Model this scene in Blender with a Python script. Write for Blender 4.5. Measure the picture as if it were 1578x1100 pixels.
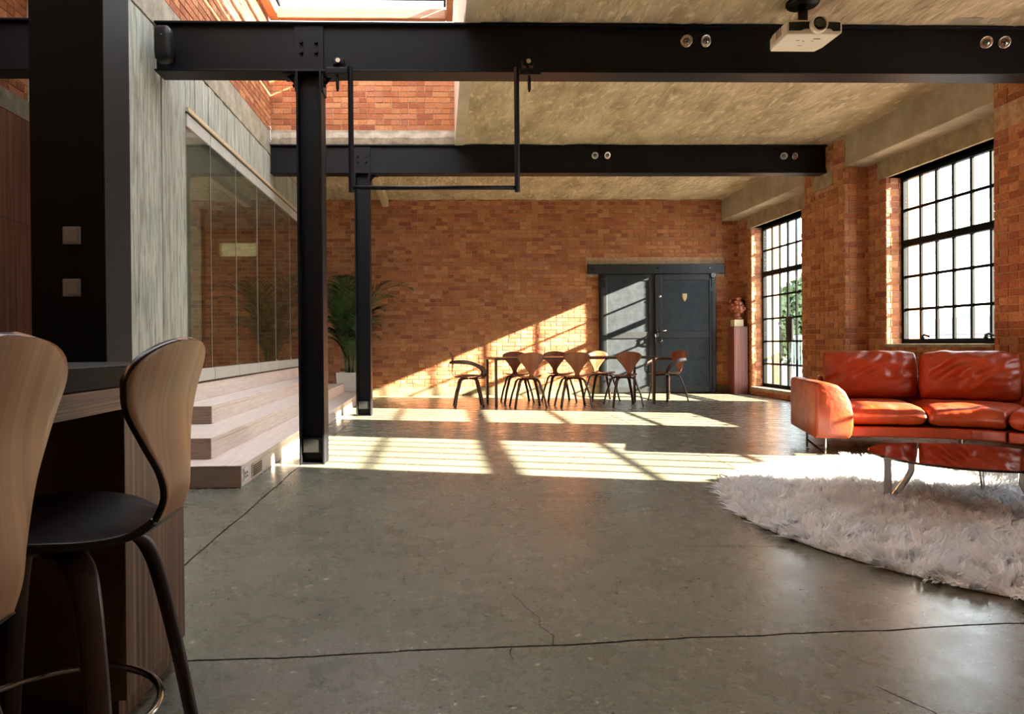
import bpy, bmesh, math, random
import numpy as np
from mathutils import Vector, Matrix, Euler, noise

R = random.Random(7)
PI = math.pi
for o in list(bpy.data.objects):
    bpy.data.objects.remove(o)
scn = bpy.context.scene
COL = scn.collection

# ------------------------------------------------------------------ camera
EYE = 0.95
cam_d = bpy.data.cameras.new('camera')
cam = bpy.data.objects.new('camera', cam_d)
COL.objects.link(cam)
YAW, PITCH, ROLL = 0.0314363, 0.0060365, 0.0082417
FPX, CX, CY = 1060.0, 711.976, 536.611
fw = Vector((math.sin(YAW) * math.cos(PITCH), math.cos(YAW) * math.cos(PITCH), -math.sin(PITCH)))
rt = Vector((math.cos(YAW), -math.sin(YAW), 0))
dn = fw.cross(rt)
r2 = rt * math.cos(ROLL) + dn * math.sin(ROLL)
d2 = -rt * math.sin(ROLL) + dn * math.cos(ROLL)
cam.matrix_world = Matrix(((r2.x, -d2.x, -fw.x, 0), (r2.y, -d2.y, -fw.y, 0), (r2.z, -d2.z, -fw.z, EYE), (0, 0, 0, 1)))
cam_d.sensor_width = 36.0
cam_d.lens = FPX / 1578.0 * 36.0
cam_d.shift_x = (789.0 - CX) / 1578.0
cam_d.shift_y = (CY - 550.0) / 1578.0
cam_d.clip_start = 0.02
cam_d.clip_end = 500
scn.camera = cam


def project(p):
    v = Vector(p) - Vector((0, 0, EYE))
    z = v.dot(fw)
    if z < 0.05:
        return None
    return (CX + FPX * v.dot(r2) / z, CY + FPX * v.dot(d2) / z, z)


# ------------------------------------------------------------------ world, sun, exposure
SUN_DIR = Vector((-1.0, 0.28, -0.402)).normalized()
w = bpy.data.worlds.new('sky')
scn.world = w
w.use_nodes = True
bg = w.node_tree.nodes['Background']
bg.inputs[0].default_value = (0.86, 0.93, 1.0, 1)
bg.inputs[1].default_value = 6.0
sun_d = bpy.data.lights.new('sun', 'SUN')
sun_d.energy = 64.0
sun_d.color = (1.0, 0.84, 0.63)
sun_d.angle = 0.009
sun = bpy.data.objects.new('sun', sun_d)
COL.objects.link(sun)
sun.rotation_euler = SUN_DIR.to_track_quat('-Z', 'Y').to_euler()
sun.location = (30, -6, 14)
vs = scn.view_settings
vs.view_transform = 'Standard'
vs.look = 'None'
vs.gamma = 1.0
vs.use_curve_mapping = False
vs.exposure = 1.15
cy = scn.cycles
cy.max_bounces = 10
cy.diffuse_bounces = 6
cy.glossy_bounces = 4
cy.transmission_bounces = 6
cy.transparent_max_bounces = 12
cy.caustics_reflective = False
cy.caustics_refractive = False
cy.sample_clamp_indirect = 8.0
cy.use_denoising = True


# ------------------------------------------------------------------ materials
def nt(m):
    m.use_nodes = True
    t = m.node_tree
    return t, t.nodes, t.links, t.nodes['Principled BSDF']


def rgba(c):
    return (c[0], c[1], c[2], 1.0)


def surf(name, c1, c2=None, scale=4.0, rough=0.5, rough2=None, metal=0.0, bump=0.0, bscale=30.0, stretch=(1, 1, 1),
         detail=5.0, spec=0.5, coat=0.0, world=False, lo=0.35, hi=0.65, bstretch=None, dist=0.01, c3=None, s3=40.0, sheen=0.0):
    m = bpy.data.materials.new(name)
    t, N, L, b = nt(m)
    b.inputs['Roughness'].default_value = rough
    b.inputs['Metallic'].default_value = metal
    b.inputs['Specular IOR Level'].default_value = spec
    b.inputs['Coat Weight'].default_value = coat
    b.inputs['Coat Roughness'].default_value = 0.15
    if sheen:
        b.inputs['Sheen Weight'].default_value = sheen
    b.inputs['Base Color'].default_value = rgba(c1)
    if c2 is None and not bump and rough2 is None:
        return m
    if world:
        g = N.new('ShaderNodeNewGeometry')
        src = g.outputs['Position']
    else:
        g = N.new('ShaderNodeTexCoord')
        src = g.outputs['Object']
    mp = N.new('ShaderNodeMapping')
    mp.inputs['Scale'].default_value = stretch
    L.new(src, mp.inputs['Vector'])
    n1 = N.new('ShaderNodeTexNoise')
    n1.inputs['Scale'].default_value = scale
    n1.inputs['Detail'].default_value = detail
    n1.inputs['Roughness'].default_value = 0.6
    L.new(mp.outputs[0], n1.inputs['Vector'])
    mr = N.new('ShaderNodeMapRange')
    mr.inputs[1].default_value = lo
    mr.inputs[2].default_value = hi
    L.new(n1.outputs[0], mr.inputs[0])
    if c2 is not None:
        mx = N.new('ShaderNodeMix')
        mx.data_type = 'RGBA'
        mx.inputs['A'].default_value = rgba(c1)
        mx.inputs['B'].default_value = rgba(c2)
        L.new(mr.outputs[0], mx.inputs['Factor'])
        out = mx.outputs['Result']
        if c3 is not None:
            n3 = N.new('ShaderNodeTexNoise')
            n3.inputs['Scale'].default_value = s3
            n3.inputs['Detail'].default_value = 4
            L.new(mp.outputs[0], n3.inputs['Vector'])
            r3 = N.new('ShaderNodeMapRange')
            r3.inputs[1].default_value = 0.55
            r3.inputs[2].default_value = 0.75
            L.new(n3.outputs[0], r3.inputs[0])
            m3 = N.new('ShaderNodeMix')
            m3.data_type = 'RGBA'
            m3.inputs['B'].default_value = rgba(c3)
            L.new(r3.outputs[0], m3.inputs['Factor'])
            L.new(out, m3.inputs['A'])
            out = m3.outputs['Result']
        L.new(out, b.inputs['Base Color'])
    if rough2 is not None:
        rr = N.new('ShaderNodeMapRange')
        rr.inputs[1].default_value = lo
        rr.inputs[2].default_value = hi
        rr.inputs[3].default_value = rough
        rr.inputs[4].default_value = rough2
        L.new(n1.outputs[0], rr.inputs[0])
        L.new(rr.outputs[0], b.inputs['Roughness'])
    if bump:
        n2 = N.new('ShaderNodeTexNoise')
        n2.inputs['Scale'].default_value = bscale
        n2.inputs['Detail'].default_value = 6
        if bstretch:
            mb_ = N.new('ShaderNodeMapping')
            mb_.inputs['Scale'].default_value = bstretch
            L.new(src, mb_.inputs['Vector'])
            L.new(mb_.outputs[0], n2.inputs['Vector'])
        else:
            L.new(mp.outputs[0], n2.inputs['Vector'])
        bp = N.new('ShaderNodeBump')
        bp.inputs['Strength'].default_value = bump
        bp.inputs['Distance'].default_value = dist
        L.new(n2.outputs[0], bp.inputs['Height'])
        L.new(bp.outputs[0], b.inputs['Normal'])
    return m


def brick_mat(name, tint=(1, 1, 1)):
    m = bpy.data.materials.new(name)
    t, N, L, b = nt(m)
    b.inputs['Roughness'].default_value = 0.85
    b.inputs['Specular IOR Level'].default_value = 0.25
    at = N.new('ShaderNodeAttribute')
    at.attribute_name = 'bcol'
    g = N.new('ShaderNodeNewGeometry')
    n1 = N.new('ShaderNodeTexNoise')
    n1.inputs['Scale'].default_value = 38
    n1.inputs['Detail'].default_value = 6
    n1.inputs['Roughness'].default_value = 0.7
    L.new(g.outputs['Position'], n1.inputs['Vector'])
    mr = N.new('ShaderNodeMapRange')
    mr.inputs[1].default_value = 0.3
    mr.inputs[2].default_value = 0.7
    mr.inputs[3].default_value = 0.62
    mr.inputs[4].default_value = 1.3
    L.new(n1.outputs[0], mr.inputs[0])
    mx = N.new('ShaderNodeMix')
    mx.data_type = 'RGBA'
    mx.blend_type = 'MULTIPLY'
    mx.inputs['Factor'].default_value = 1
    L.new(at.outputs['Color'], mx.inputs['A'])
    L.new(mr.outputs[0], mx.inputs['B'])
    # pale lime bloom in patches
    n2 = N.new('ShaderNodeTexNoise')
    n2.inputs['Scale'].default_value = 9
    n2.inputs['Detail'].default_value = 8
    n2.inputs['Roughness'].default_value = 0.75
    L.new(g.outputs['Position'], n2.inputs['Vector'])
    r2_ = N.new('ShaderNodeMapRange')
    r2_.inputs[1].default_value = 0.56
    r2_.inputs[2].default_value = 0.78
    r2_.inputs[4].default_value = 0.55
    L.new(n2.outputs[0], r2_.inputs[0])
    m2 = N.new('ShaderNodeMix')
    m2.data_type = 'RGBA'
    m2.inputs['B'].default_value = (0.62 * tint[0], 0.40 * tint[1], 0.24 * tint[2], 1)
    L.new(r2_.outputs[0], m2.inputs['Factor'])
    L.new(mx.outputs['Result'], m2.inputs['A'])
    L.new(m2.outputs['Result'], b.inputs['Base Color'])
    bp = N.new('ShaderNodeBump')
    bp.inputs['Strength'].default_value = 0.5
    bp.inputs['Distance'].default_value = 0.006
    L.new(n1.outputs[0], bp.inputs['Height'])
    L.new(bp.outputs[0], b.inputs['Normal'])
    return m


def stripe_wood(name, c1, c2, c3, freq=60.0, rough=0.4, axis=0, spec=0.4):
    """straight-grained veneer: fine stripes across one horizontal axis, running along the other two"""
    m = bpy.data.materials.new(name)
    t, N, L, b = nt(m)
    b.inputs['Roughness'].default_value = rough
    b.inputs['Specular IOR Level'].default_value = spec
    tc = N.new('ShaderNodeTexCoord')
    mp = N.new('ShaderNodeMapping')
    s = [freq * 0.012] * 3
    s[axis] = freq
    mp.inputs['Scale'].default_value = s
    L.new(tc.outputs['Object'], mp.inputs['Vector'])
    n = N.new('ShaderNodeTexNoise')
    n.inputs['Scale'].default_value = 1.0
    n.inputs['Detail'].default_value = 5
    n.inputs['Roughness'].default_value = 0.7
    L.new(mp.outputs[0], n.inputs['Vector'])
    r = N.new('ShaderNodeValToRGB')
    r.color_ramp.elements[0].position = 0.34
    r.color_ramp.elements[0].color = rgba(c1)
    r.color_ramp.elements[1].position = 0.66
    r.color_ramp.elements[1].color = rgba(c3)
    e = r.color_ramp.elements.new(0.5)
    e.color = rgba(c2)
    L.new(n.outputs[0], r.inputs[0])
    L.new(r.outputs[0], b.inputs['Base Color'])
    bp = N.new('ShaderNodeBump')
    bp.inputs['Strength'].default_value = 0.08
    bp.inputs['Distance'].default_value = 0.002
    L.new(n.outputs[0], bp.inputs['Height'])
    L.new(bp.outputs[0], b.inputs['Normal'])
    return m


def glass_mat(name, tint=(1, 1, 1), ior=1.45, rough=0.0):
    m = bpy.data.materials.new(name)
    t, N, L, b = nt(m)
    N.remove(b)
    out = N['Material Output']
    tr = N.new('ShaderNodeBsdfTransparent')
    tr.inputs[0].default_value = rgba(tint)
    gl = N.new('ShaderNodeBsdfGlossy')
    gl.inputs['Roughness'].default_value = rough
    fr = N.new('ShaderNodeFresnel')
    ge = N.new('ShaderNodeNewGeometry')
    iv = N.new('ShaderNodeMapRange')          # same index from either side of the thin pane
    iv.inputs[3].default_value = ior
    iv.inputs[4].default_value = 1.0 / ior
    L.new(ge.outputs['Backfacing'], iv.inputs[0])
    L.new(iv.outputs[0], fr.inputs[0])
    mx = N.new('ShaderNodeMixShader')
    L.new(fr.outputs[0], mx.inputs[0])
    L.new(tr.outputs[0], mx.inputs[1])
    L.new(gl.outputs[0], mx.inputs[2])
    L.new(mx.outputs[0], out.inputs['Surface'])
    return m


def floor_mat():
    m = bpy.data.materials.new('polished_concrete')
    t, N, L, b = nt(m)
    b.inputs['Specular IOR Level'].default_value = 0.5
    g = N.new('ShaderNodeNewGeometry')
    P = g.outputs['Position']

    def nz(scale, detail, rough=0.6, vec=None):
        n = N.new('ShaderNodeTexNoise')
        n.inputs['Scale'].default_value = scale
        n.inputs['Detail'].default_value = detail
        n.inputs['Roughness'].default_value = rough
        L.new(vec or P, n.inputs['Vector'])
        return n.outputs[0]

    def rng(x, a, b_, c, d):
        r = N.new('ShaderNodeMapRange')
        for i, v in enumerate((a, b_, c, d)):
            r.inputs[i + 1].default_value = v
        L.new(x, r.inputs[0])
        return r.outputs[0]

    def mix(f, a, b_, mode='MIX'):
        x = N.new('ShaderNodeMix')
        x.data_type = 'RGBA'
        x.blend_type = mode
        if isinstance(f, float):
            x.inputs['Factor'].default_value = f
        else:
            L.new(f, x.inputs['Factor'])
        for k, v in (('A', a), ('B', b_)):
            if isinstance(v, tuple):
                x.inputs[k].default_value = rgba(v)
            else:
                L.new(v, x.inputs[k])
        return x.outputs['Result']
    big = nz(0.9, 6, 0.65)
    col = mix(rng(big, 0.35, 0.65, 0, 1), (0.122, 0.122, 0.090), (0.196, 0.194, 0.152))
    mid = nz(4.5, 8, 0.75)
    col = mix(rng(mid, 0.25, 0.8, 0, 0.8), col, (0.146, 0.144, 0.110))
    fine = nz(75, 6, 0.85)
    col = mix(rng(fine, 0.3, 0.7, 0.72, 1.25), (0, 0, 0), col) if False else mix(1.0, col, rng(fine, 0.38, 0.62, 0.60, 1.45), 'MULTIPLY')
    # pale chips and dark pits
    chips = nz(24, 3, 0.6)
    col = mix(rng(chips, 0.655, 0.70, 0, 0.7), col, (0.62, 0.58, 0.48))
    pits = nz(42, 2, 0.5)
    col = mix(rng(pits, 0.655, 0.70, 0, 0.85), col, (0.05, 0.045, 0.04))
    L.new(col, b.inputs['Base Color'])
    ro = rng(mid, 0.3, 0.7, 0.20, 0.36)
    L.new(ro, b.inputs['Roughness'])
    bp = N.new('ShaderNodeBump')
    bp.inputs['Strength'].default_value = 0.012
    bp.inputs['Distance'].default_value = 0.002
    L.new(mid, bp.inputs['Height'])
    b2 = N.new('ShaderNodeBump')
    b2.inputs['Strength'].default_value = 0.012
    b2.inputs['Distance'].default_value = 0.002
    L.new(nz(60, 3), b2.inputs['Height'])
    L.new(bp.outputs[0], b2.inputs['Normal'])
    L.new(b2.outputs[0], b.inputs['Normal'])
    return m


M = {}
M['brick'] = brick_mat('red_brick')
M['mortar'] = surf('mortar', (0.40, 0.22, 0.12), (0.60, 0.40, 0.25), 14, 0.95, bump=0.6, bscale=60, world=True, spec=0.1)
M['ceil'] = surf('rough_concrete_ceiling', (0.38, 0.295, 0.19), (0.62, 0.50, 0.345), 3.0, 0.9, bump=1.0, bscale=6, stretch=(1.0, 0.45, 1), bstretch=(2.6, 0.9, 1),
                 world=True, spec=0.15, dist=0.05, c3=(0.76, 0.64, 0.46), s3=13)  # tan of the bounced light and pale highlights put into the colour
M['conc'] = surf('smooth_concrete', (0.34, 0.28, 0.20), (0.46, 0.39, 0.29), 3.5, 0.85, bump=0.3, bscale=45, world=True, spec=0.2)
M['lintel'] = surf('rough_lintel_concrete', (0.28, 0.21, 0.13), (0.44, 0.34, 0.22), 9, 0.95, bump=0.9, bscale=60, world=True, spec=0.1)
M['board'] = surf('board_marked_concrete', (0.27, 0.28, 0.235), (0.50, 0.50, 0.43), 5, 0.85, bump=0.45, bscale=26, stretch=(5, 5, 0.55), world=True, spec=0.2,
                  c3=(0.17, 0.17, 0.14), s3=9)
M['band'] = surf('concrete_ring_beam', (0.27, 0.24, 0.18), (0.44, 0.39, 0.30), 7, 0.9, bump=0.8, bscale=18, world=True, spec=0.15)
M['plinth'] = surf('olive_brown_render', (0.17, 0.13, 0.075), (0.26, 0.20, 0.12), 8, 0.9, bump=0.5, bscale=40, world=True, spec=0.1)
M['plaster'] = surf('pale_plaster', (0.46, 0.38, 0.29), (0.56, 0.48, 0.38), 4, 0.9, bump=0.2, world=True)
M['floor'] = floor_mat()
M['dark'] = surf('joint_dirt', (0.02, 0.018, 0.015), rough=0.95, spec=0.1)
M['steel'] = surf('charcoal_painted_steel', (0.0038, 0.0040, 0.0068), (0.0055, 0.0060, 0.0090), 8, 0.45, bump=0.06, bscale=90, spec=0.2)
M['blackpanel'] = surf('black_panel', (0.0012, 0.0012, 0.0015), rough=0.6, spec=0.05)
M['greypanel'] = surf('dark_grey_panel', (0.007, 0.007, 0.0065), rough=0.6, bump=0.1, bscale=80, spec=0.3)
M['wframe'] = surf('black_window_steel', (0.005, 0.007, 0.008), rough=0.6, spec=0.08)
M['glass'] = glass_mat('window_glass', (0.97, 0.985, 0.98), 1.45)
M['pglass'] = glass_mat('partition_glass', (0.66, 0.67, 0.60), 4.0)
M['frosted'] = glass_mat('dim_clerestory_glass', (0.30, 0.27, 0.19), 1.45)
M['skyglass'] = glass_mat('skylight_glass', (0.74, 0.75, 0.76), 1.45)
M['ash'] = surf('pale_ash_timber', (0.68, 0.56, 0.49), (0.82, 0.71, 0.64), 5, 0.6, bump=0.12, bscale=9, stretch=(14, 0.7, 14), spec=0.3)
M['ashend'] = surf('shaded_brown_timber', (0.26, 0.18, 0.13), (0.36, 0.26, 0.20), 6, 0.7, bump=0.1, bscale=9, stretch=(1, 14, 14), spec=0.2)  # browner copy of the ash, with the end boards' shade in its colour
M['railp'] = surf('off_white_aluminium', (0.46, 0.46, 0.42), (0.52, 0.52, 0.47), 3, 0.45, spec=0.4)
M['bronze'] = surf('warm_timber_trim', (0.52, 0.40, 0.26), (0.60, 0.48, 0.33), 6, 0.5)
M['skyframe'] = surf('cedar_skylight_frame', (0.36, 0.20, 0.11), (0.46, 0.27, 0.16), 5, 0.5, stretch=(1, 1, 6))
M['zebra'] = stripe_wood('zebrano_veneer', (0.030, 0.012, 0.008), (0.13, 0.062, 0.036), (0.30, 0.17, 0.10), 55, 0.38, 1)
M['zebrared'] = stripe_wood('reddish_veneer', (0.06, 0.016, 0.009), (0.22, 0.070, 0.038), (0.36, 0.13, 0.07), 45, 0.4, 1)
M['zebrah'] = stripe_wood('zebrano_edge', (0.035, 0.015, 0.010), (0.16, 0.085, 0.05), (0.34, 0.21, 0.13), 130, 0.4, 2)
M['stone'] = surf('black_stone_top', (0.006, 0.007, 0.006), (0.012, 0.013, 0.012), 40, 0.55, spec=0.1)
M['walnutback'] = stripe_wood('walnut_veneer_back', (0.28, 0.135, 0.056), (0.38, 0.190, 0.085), (0.48, 0.255, 0.12), 26, 0.36, 0)
M['walnut'] = stripe_wood('walnut_veneer', (0.13, 0.036, 0.014), (0.20, 0.060, 0.026), (0.26, 0.085, 0.04), 40, 0.38, 0)
M['dkwood'] = surf('dark_walnut', (0.045, 0.020, 0.012), (0.075, 0.035, 0.022), 8, 0.35, stretch=(8, 8, 0.8), spec=0.4)
M['seatblk'] = surf('ebonised_seat', (0.010, 0.006, 0.005), (0.018, 0.010, 0.008), 8, 0.3, spec=0.4)
M['leather'] = surf('burnt_orange_leather', (0.33, 0.044, 0.0075), (0.24, 0.028, 0.006), 5, 0.34, rough2=0.44, bump=0.4, bscale=11, spec=0.5, dist=0.02)
M['leatherdk'] = surf('shaded_leather_back', (0.10, 0.02, 0.008), rough=0.5)
M['rug'] = surf('ivory_shag', (0.90, 0.91, 0.92), (0.80, 0.81, 0.82), 4, 0.9, spec=0.1, sheen=0.3, world=True)
t_, N_, L_, b_ = nt(M['rug'])
_tl = N_.new('ShaderNodeBsdfTranslucent')
_tl.inputs[0].default_value = (0.90, 0.91, 0.92, 1)
_mx = N_.new('ShaderNodeMixShader')
_mx.inputs[0].default_value = 0.36
L_.new(b_.outputs[0], _mx.inputs[1])
L_.new(_tl.outputs[0], _mx.inputs[2])
L_.new(_mx.outputs[0], N_['Material Output'].inputs['Surface'])
M['rugbase'] = surf('rug_backing', (0.75, 0.72, 0.68), rough=0.95)
M['chrome'] = surf('chrome', (0.62, 0.62, 0.62), rough=0.12, metal=1.0)
M['dkchrome'] = surf('dark_chrome', (0.16, 0.16, 0.16), rough=0.2, metal=1.0)
M['smoked'] = surf('smoked_red_glass', (0.018, 0.004, 0.003), rough=0.02, spec=0.9, coat=0.6)
M['smoked'].node_tree.nodes['Principled BSDF'].inputs['Coat Roughness'].default_value = 0.01
M['doorsteel'] = surf('blue_grey_door_steel', (0.019, 0.026, 0.035), (0.034, 0.043, 0.054), 7, 0.55, bump=0.12, bscale=35, spec=0.2, c3=(0.025, 0.03, 0.035), s3=20)
M['doorframe'] = surf('dark_door_steel', (0.009, 0.012, 0.016), (0.014, 0.018, 0.022), 10, 0.45, bump=0.1, bscale=60)
M['cream'] = surf('cream_projector_shell', (0.74, 0.69, 0.60), rough=0.4)
M['blackpl'] = surf('black_plastic', (0.006, 0.006, 0.007), rough=0.4, spec=0.25)
M['lens'] = surf('lens_glass', (0.004, 0.004, 0.006), rough=0.05, spec=0.8)
M['grey'] = surf('grey_switch_plate', (0.07, 0.07, 0.07), rough=0.5)
M['white'] = surf('white_paint', (0.75, 0.73, 0.70), rough=0.5)
M['brass'] = surf('brass_plate', (0.60, 0.47, 0.26), rough=0.35, metal=0.6)
M['pot'] = surf('white_planter', (0.72, 0.66, 0.60), rough=0.5)
M['soil'] = surf('dark_soil', (0.02, 0.012, 0.008), (0.05, 0.03, 0.02), 40, 0.95, bump=0.8, bscale=80)
M['leaf'] = surf('palm_leaf', (0.016, 0.042, 0.008), (0.045, 0.085, 0.016), 4, 0.45, spec=0.4)
M['stem'] = surf('palm_stem', (0.05, 0.07, 0.018), (0.13, 0.14, 0.045), 7, 0.6)
M['rosewood'] = stripe_wood('rosewood', (0.09, 0.022, 0.012), (0.20, 0.065, 0.045), (0.33, 0.15, 0.12), 34, 0.4, 0)
M['terra'] = surf('glazed_red_brown_clay', (0.20, 0.038, 0.012), (0.30, 0.075, 0.022), 12, 0.28, spec=0.6)
M['stoneblk'] = surf('travertine_block', (0.56, 0.46, 0.28), (0.66, 0.56, 0.36), 18, 0.8)
M['extbrick'] = surf('sunlit_outer_masonry', (0.40, 0.22, 0.13), (0.50, 0.32, 0.20), 6, 0.9, world=True)
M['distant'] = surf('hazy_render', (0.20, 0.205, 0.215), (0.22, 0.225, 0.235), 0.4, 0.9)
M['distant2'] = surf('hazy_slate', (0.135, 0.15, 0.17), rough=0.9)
M['ground'] = surf('pale_paving', (0.24, 0.24, 0.23), (0.30, 0.30, 0.29), 0.5, 0.9)
M['treeleaf'] = surf('sunlit_foliage', (0.035, 0.065, 0.016), (0.06, 0.10, 0.03), 1.5, 0.7)
M['bark'] = surf('bark', (0.12, 0.08, 0.05), rough=0.9)
M['rail'] = surf('blue_grey_rail', (0.12, 0.20, 0.26), rough=0.5)
M['lamp'] = surf('lamp_reflector', (0.85, 0.80, 0.74), rough=0.15, metal=1.0)
M['roomwall'] = surf('inner_room_plaster', (0.62, 0.57, 0.43), rough=0.9)


# ------------------------------------------------------------------ mesh helpers
class MB:
    def __init__(self):
        self.v, self.f = [], []

    def add(self, vs_, fs_):
        o = len(self.v)
        self.v += [tuple(p) for p in vs_]
        self.f += [tuple(i + o for i in q) for q in fs_]
        return self

    def box(self, x0, x1, y0, y1, z0, z1):
        return self.add([(x0, y0, z0), (x1, y0, z0), (x1, y1, z0), (x0, y1, z0), (x0, y0, z1), (x1, y0, z1), (x1, y1, z1), (x0, y1, z1)],
                        [(0, 3, 2, 1), (4, 5, 6, 7), (0, 1, 5, 4), (1, 2, 6, 5), (2, 3, 7, 6), (3, 0, 4, 7)])

    def obox(self, mat, sx, sy, sz):
        o = len(self.v)
        self.box(-sx, sx, -sy, sy, -sz, sz)
        for i in range(o, len(self.v)):
            self.v[i] = tuple(mat @ Vector(self.v[i]))
        return self

    def ring(self, loops, cap=True, closed=True):
        """loft between loops (lists of points with equal count)"""
        n = len(loops[0])
        o = len(self.v)
        for lp in loops:
            self.v += [tuple(p) for p in lp]
        for a in range(len(loops) - 1):
            for i in range(n if closed else n - 1):
                j = (i + 1) % n
                self.f.append((o + a * n + i, o + a * n + j, o + (a + 1) * n + j, o + (a + 1) * n + i))
        if cap:
            self.f.append(tuple(o + i for i in range(n))[::-1])
            e = o + (len(loops) - 1) * n
            self.f.append(tuple(e + i for i in range(n)))
        return self

    def cyl(self, p0, p1, r0, r1=None, n=12, cap=True):
        r1 = r0 if r1 is None else r1
        p0, p1 = Vector(p0), Vector(p1)
        d = (p1 - p0).normalized()
        a = d.orthogonal().normalized()
        b = d.cross(a)
        return self.ring([[p + (a * math.cos(2 * PI * i / n) + b * math.sin(2 * PI * i / n)) * r for i in range(n)] for p, r in ((p0, r0), (p1, r1))], cap)

    def lathe(self, prof, c=(0, 0, 0), n=24, axis=None):
        loops = []
        c = Vector(c)
        q = Vector((0, 0, 1)).rotation_difference(Vector(axis)) if axis is not None else None
        for r, z in prof:
            lp = []
            for i in range(n):
                p = Vector((r * math.cos(2 * PI * i / n), r * math.sin(2 * PI * i / n), z))
                lp.append(c + (q @ p if q else p))
            loops.append(lp)
        return self.ring(loops)

    def tube(self, path, r, n=8, flat=None, up=None):
        """sweep; r scalar or list; flat=(w,t) lists for a rectangular strap"""
        P = [Vector(p) for p in path]
        loops = []
        prev = None
        for i, p in enumerate(P):
            d = (P[min(i + 1, len(P) - 1)] - P[max(i - 1, 0)]).normalized()
            if up is not None:
                u = Vector(up[i] if isinstance(up, list) else up)
                a = (u - d * u.dot(d))
                a = a.normalized() if a.length > 1e-5 else d.orthogonal().normalized()
            elif prev is None:
                a = d.orthogonal().normalized()
            else:
                a = (prev - d * prev.dot(d)).normalized()
            prev = a
            b = d.cross(a)
            if flat:
                wv, tv = (flat[0][i], flat[1][i]) if isinstance(flat[0], (list, tuple)) else flat
                k = 0.72
                loops.append([p + a * (x * tv / 2) + b * (y * wv / 2) for x, y in ((-1, -k), (-1, k), (-k, 1), (k, 1), (1, k), (1, -k), (k, -1), (-k, -1))])
            else:
                rr = r[i] if isinstance(r, (list, tuple)) else r
                loops.append([p + (a * math.cos(2 * PI * j / n) + b * math.sin(2 * PI * j / n)) * rr for j in range(n)])
        return self.ring(loops)

    def sheet(self, rows, thick):
        """thick closed shell from a grid of points (rows x cols)"""
        nr, nc = len(rows), len(rows[0])
        G = [[Vector(p) for p in r] for r in rows]
        top, bot = [], []
        for i in range(nr):
            for j in range(nc):
                du = G[min(i + 1, nr - 1)][j] - G[max(i - 1, 0)][j]
                dv = G[i][min(j + 1, nc - 1)] - G[i][max(j - 1, 0)]
                nrm = du.cross(dv)
                nrm = nrm.normalized() if nrm.length > 1e-9 else Vector((0, 0, 1))
                top.append(G[i][j] + nrm * thick / 2)
                bot.append(G[i][j] - nrm * thick / 2)
        o = len(self.v)
        self.v += [tuple(p) for p in top] + [tuple(p) for p in bot]
        N_ = nr * nc
        for i in range(nr - 1):
            for j in range(nc - 1):
                a, b, c, d = i * nc + j, i * nc + j + 1, (i + 1) * nc + j + 1, (i + 1) * nc + j
                self.f.append((o + a, o + d, o + c, o + b))
                self.f.append((o + N_ + a, o + N_ + b, o + N_ + c, o + N_ + d))
        bd = [j for j in range(nc)] + [i * nc + nc - 1 for i in range(1, nr)] + [(nr - 1) * nc + j for j in range(nc - 2, -1, -1)] + [i * nc for i in range(nr - 2, 0, -1)]
        for k in range(len(bd)):
            a, b = bd[k], bd[(k + 1) % len(bd)]
            self.f.append((o + a, o + b, o + N_ + b, o + N_ + a))
        return self

    def build(self, name, mat=None, parent=None, smooth=False, bevel=0.0, seg=2, subsurf=0):
        me = bpy.data.meshes.new(name)
        me.from_pydata(self.v, [], self.f)
        me.update()
        if smooth:
            me.polygons.foreach_set('use_smooth', [True] * len(me.polygons))
        o = bpy.data.objects.new(name, me)
        COL.objects.link(o)
        if mat is not None:
            me.materials.append(M[mat] if isinstance(mat, str) else mat)
        if parent is not None:
            o.parent = parent
        if bevel:
            md = o.modifiers.new('bevel', 'BEVEL')
            md.width = bevel
            md.segments = seg
            md.limit_method = 'ANGLE'
            md.angle_limit = math.radians(40)
        if subsurf:
            md = o.modifiers.new('sub', 'SUBSURF')
            md.levels = md.render_levels = subsurf
        return o


def fixn(o):
    bm = bmesh.new()
    bm.from_mesh(o.data)
    bmesh.ops.remove_doubles(bm, verts=bm.verts, dist=1e-5)
    bmesh.ops.recalc_face_normals(bm, faces=bm.faces)
    bm.to_mesh(o.data)
    bm.free()
    return o


def box(x0, x1, y0, y1, z0, z1):
    return MB().box(x0, x1, y0, y1, z0, z1)


def empty(name, loc=(0, 0, 0), rz=0.0):
    o = bpy.data.objects.new(name, None)
    o.empty_display_size = 0.1
    o.location = loc
    o.rotation_euler = (0, 0, rz)
    COL.objects.link(o)
    return o


def tag(o, label, cat, group=None):
    o['label'] = label
    o['category'] = cat
    if group:
        o['group'] = group
    return o


def struct(o):
    o['kind'] = 'structure'
    return o


def stuff(o):
    o['kind'] = 'stuff'
    return o


def dup(root, loc, rz, label, group=None):
    r = root.copy()
    COL.objects.link(r)
    r.location = loc
    r.rotation_euler = (0, 0, rz)
    r['label'] = label
    if group:
        r['group'] = group
    for ch in list(root.children):
        c = ch.copy()
        COL.objects.link(c)
        c.parent = r
        for g in ch.children:
            d = g.copy()
            COL.objects.link(d)
            d.parent = c
    return r


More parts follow.
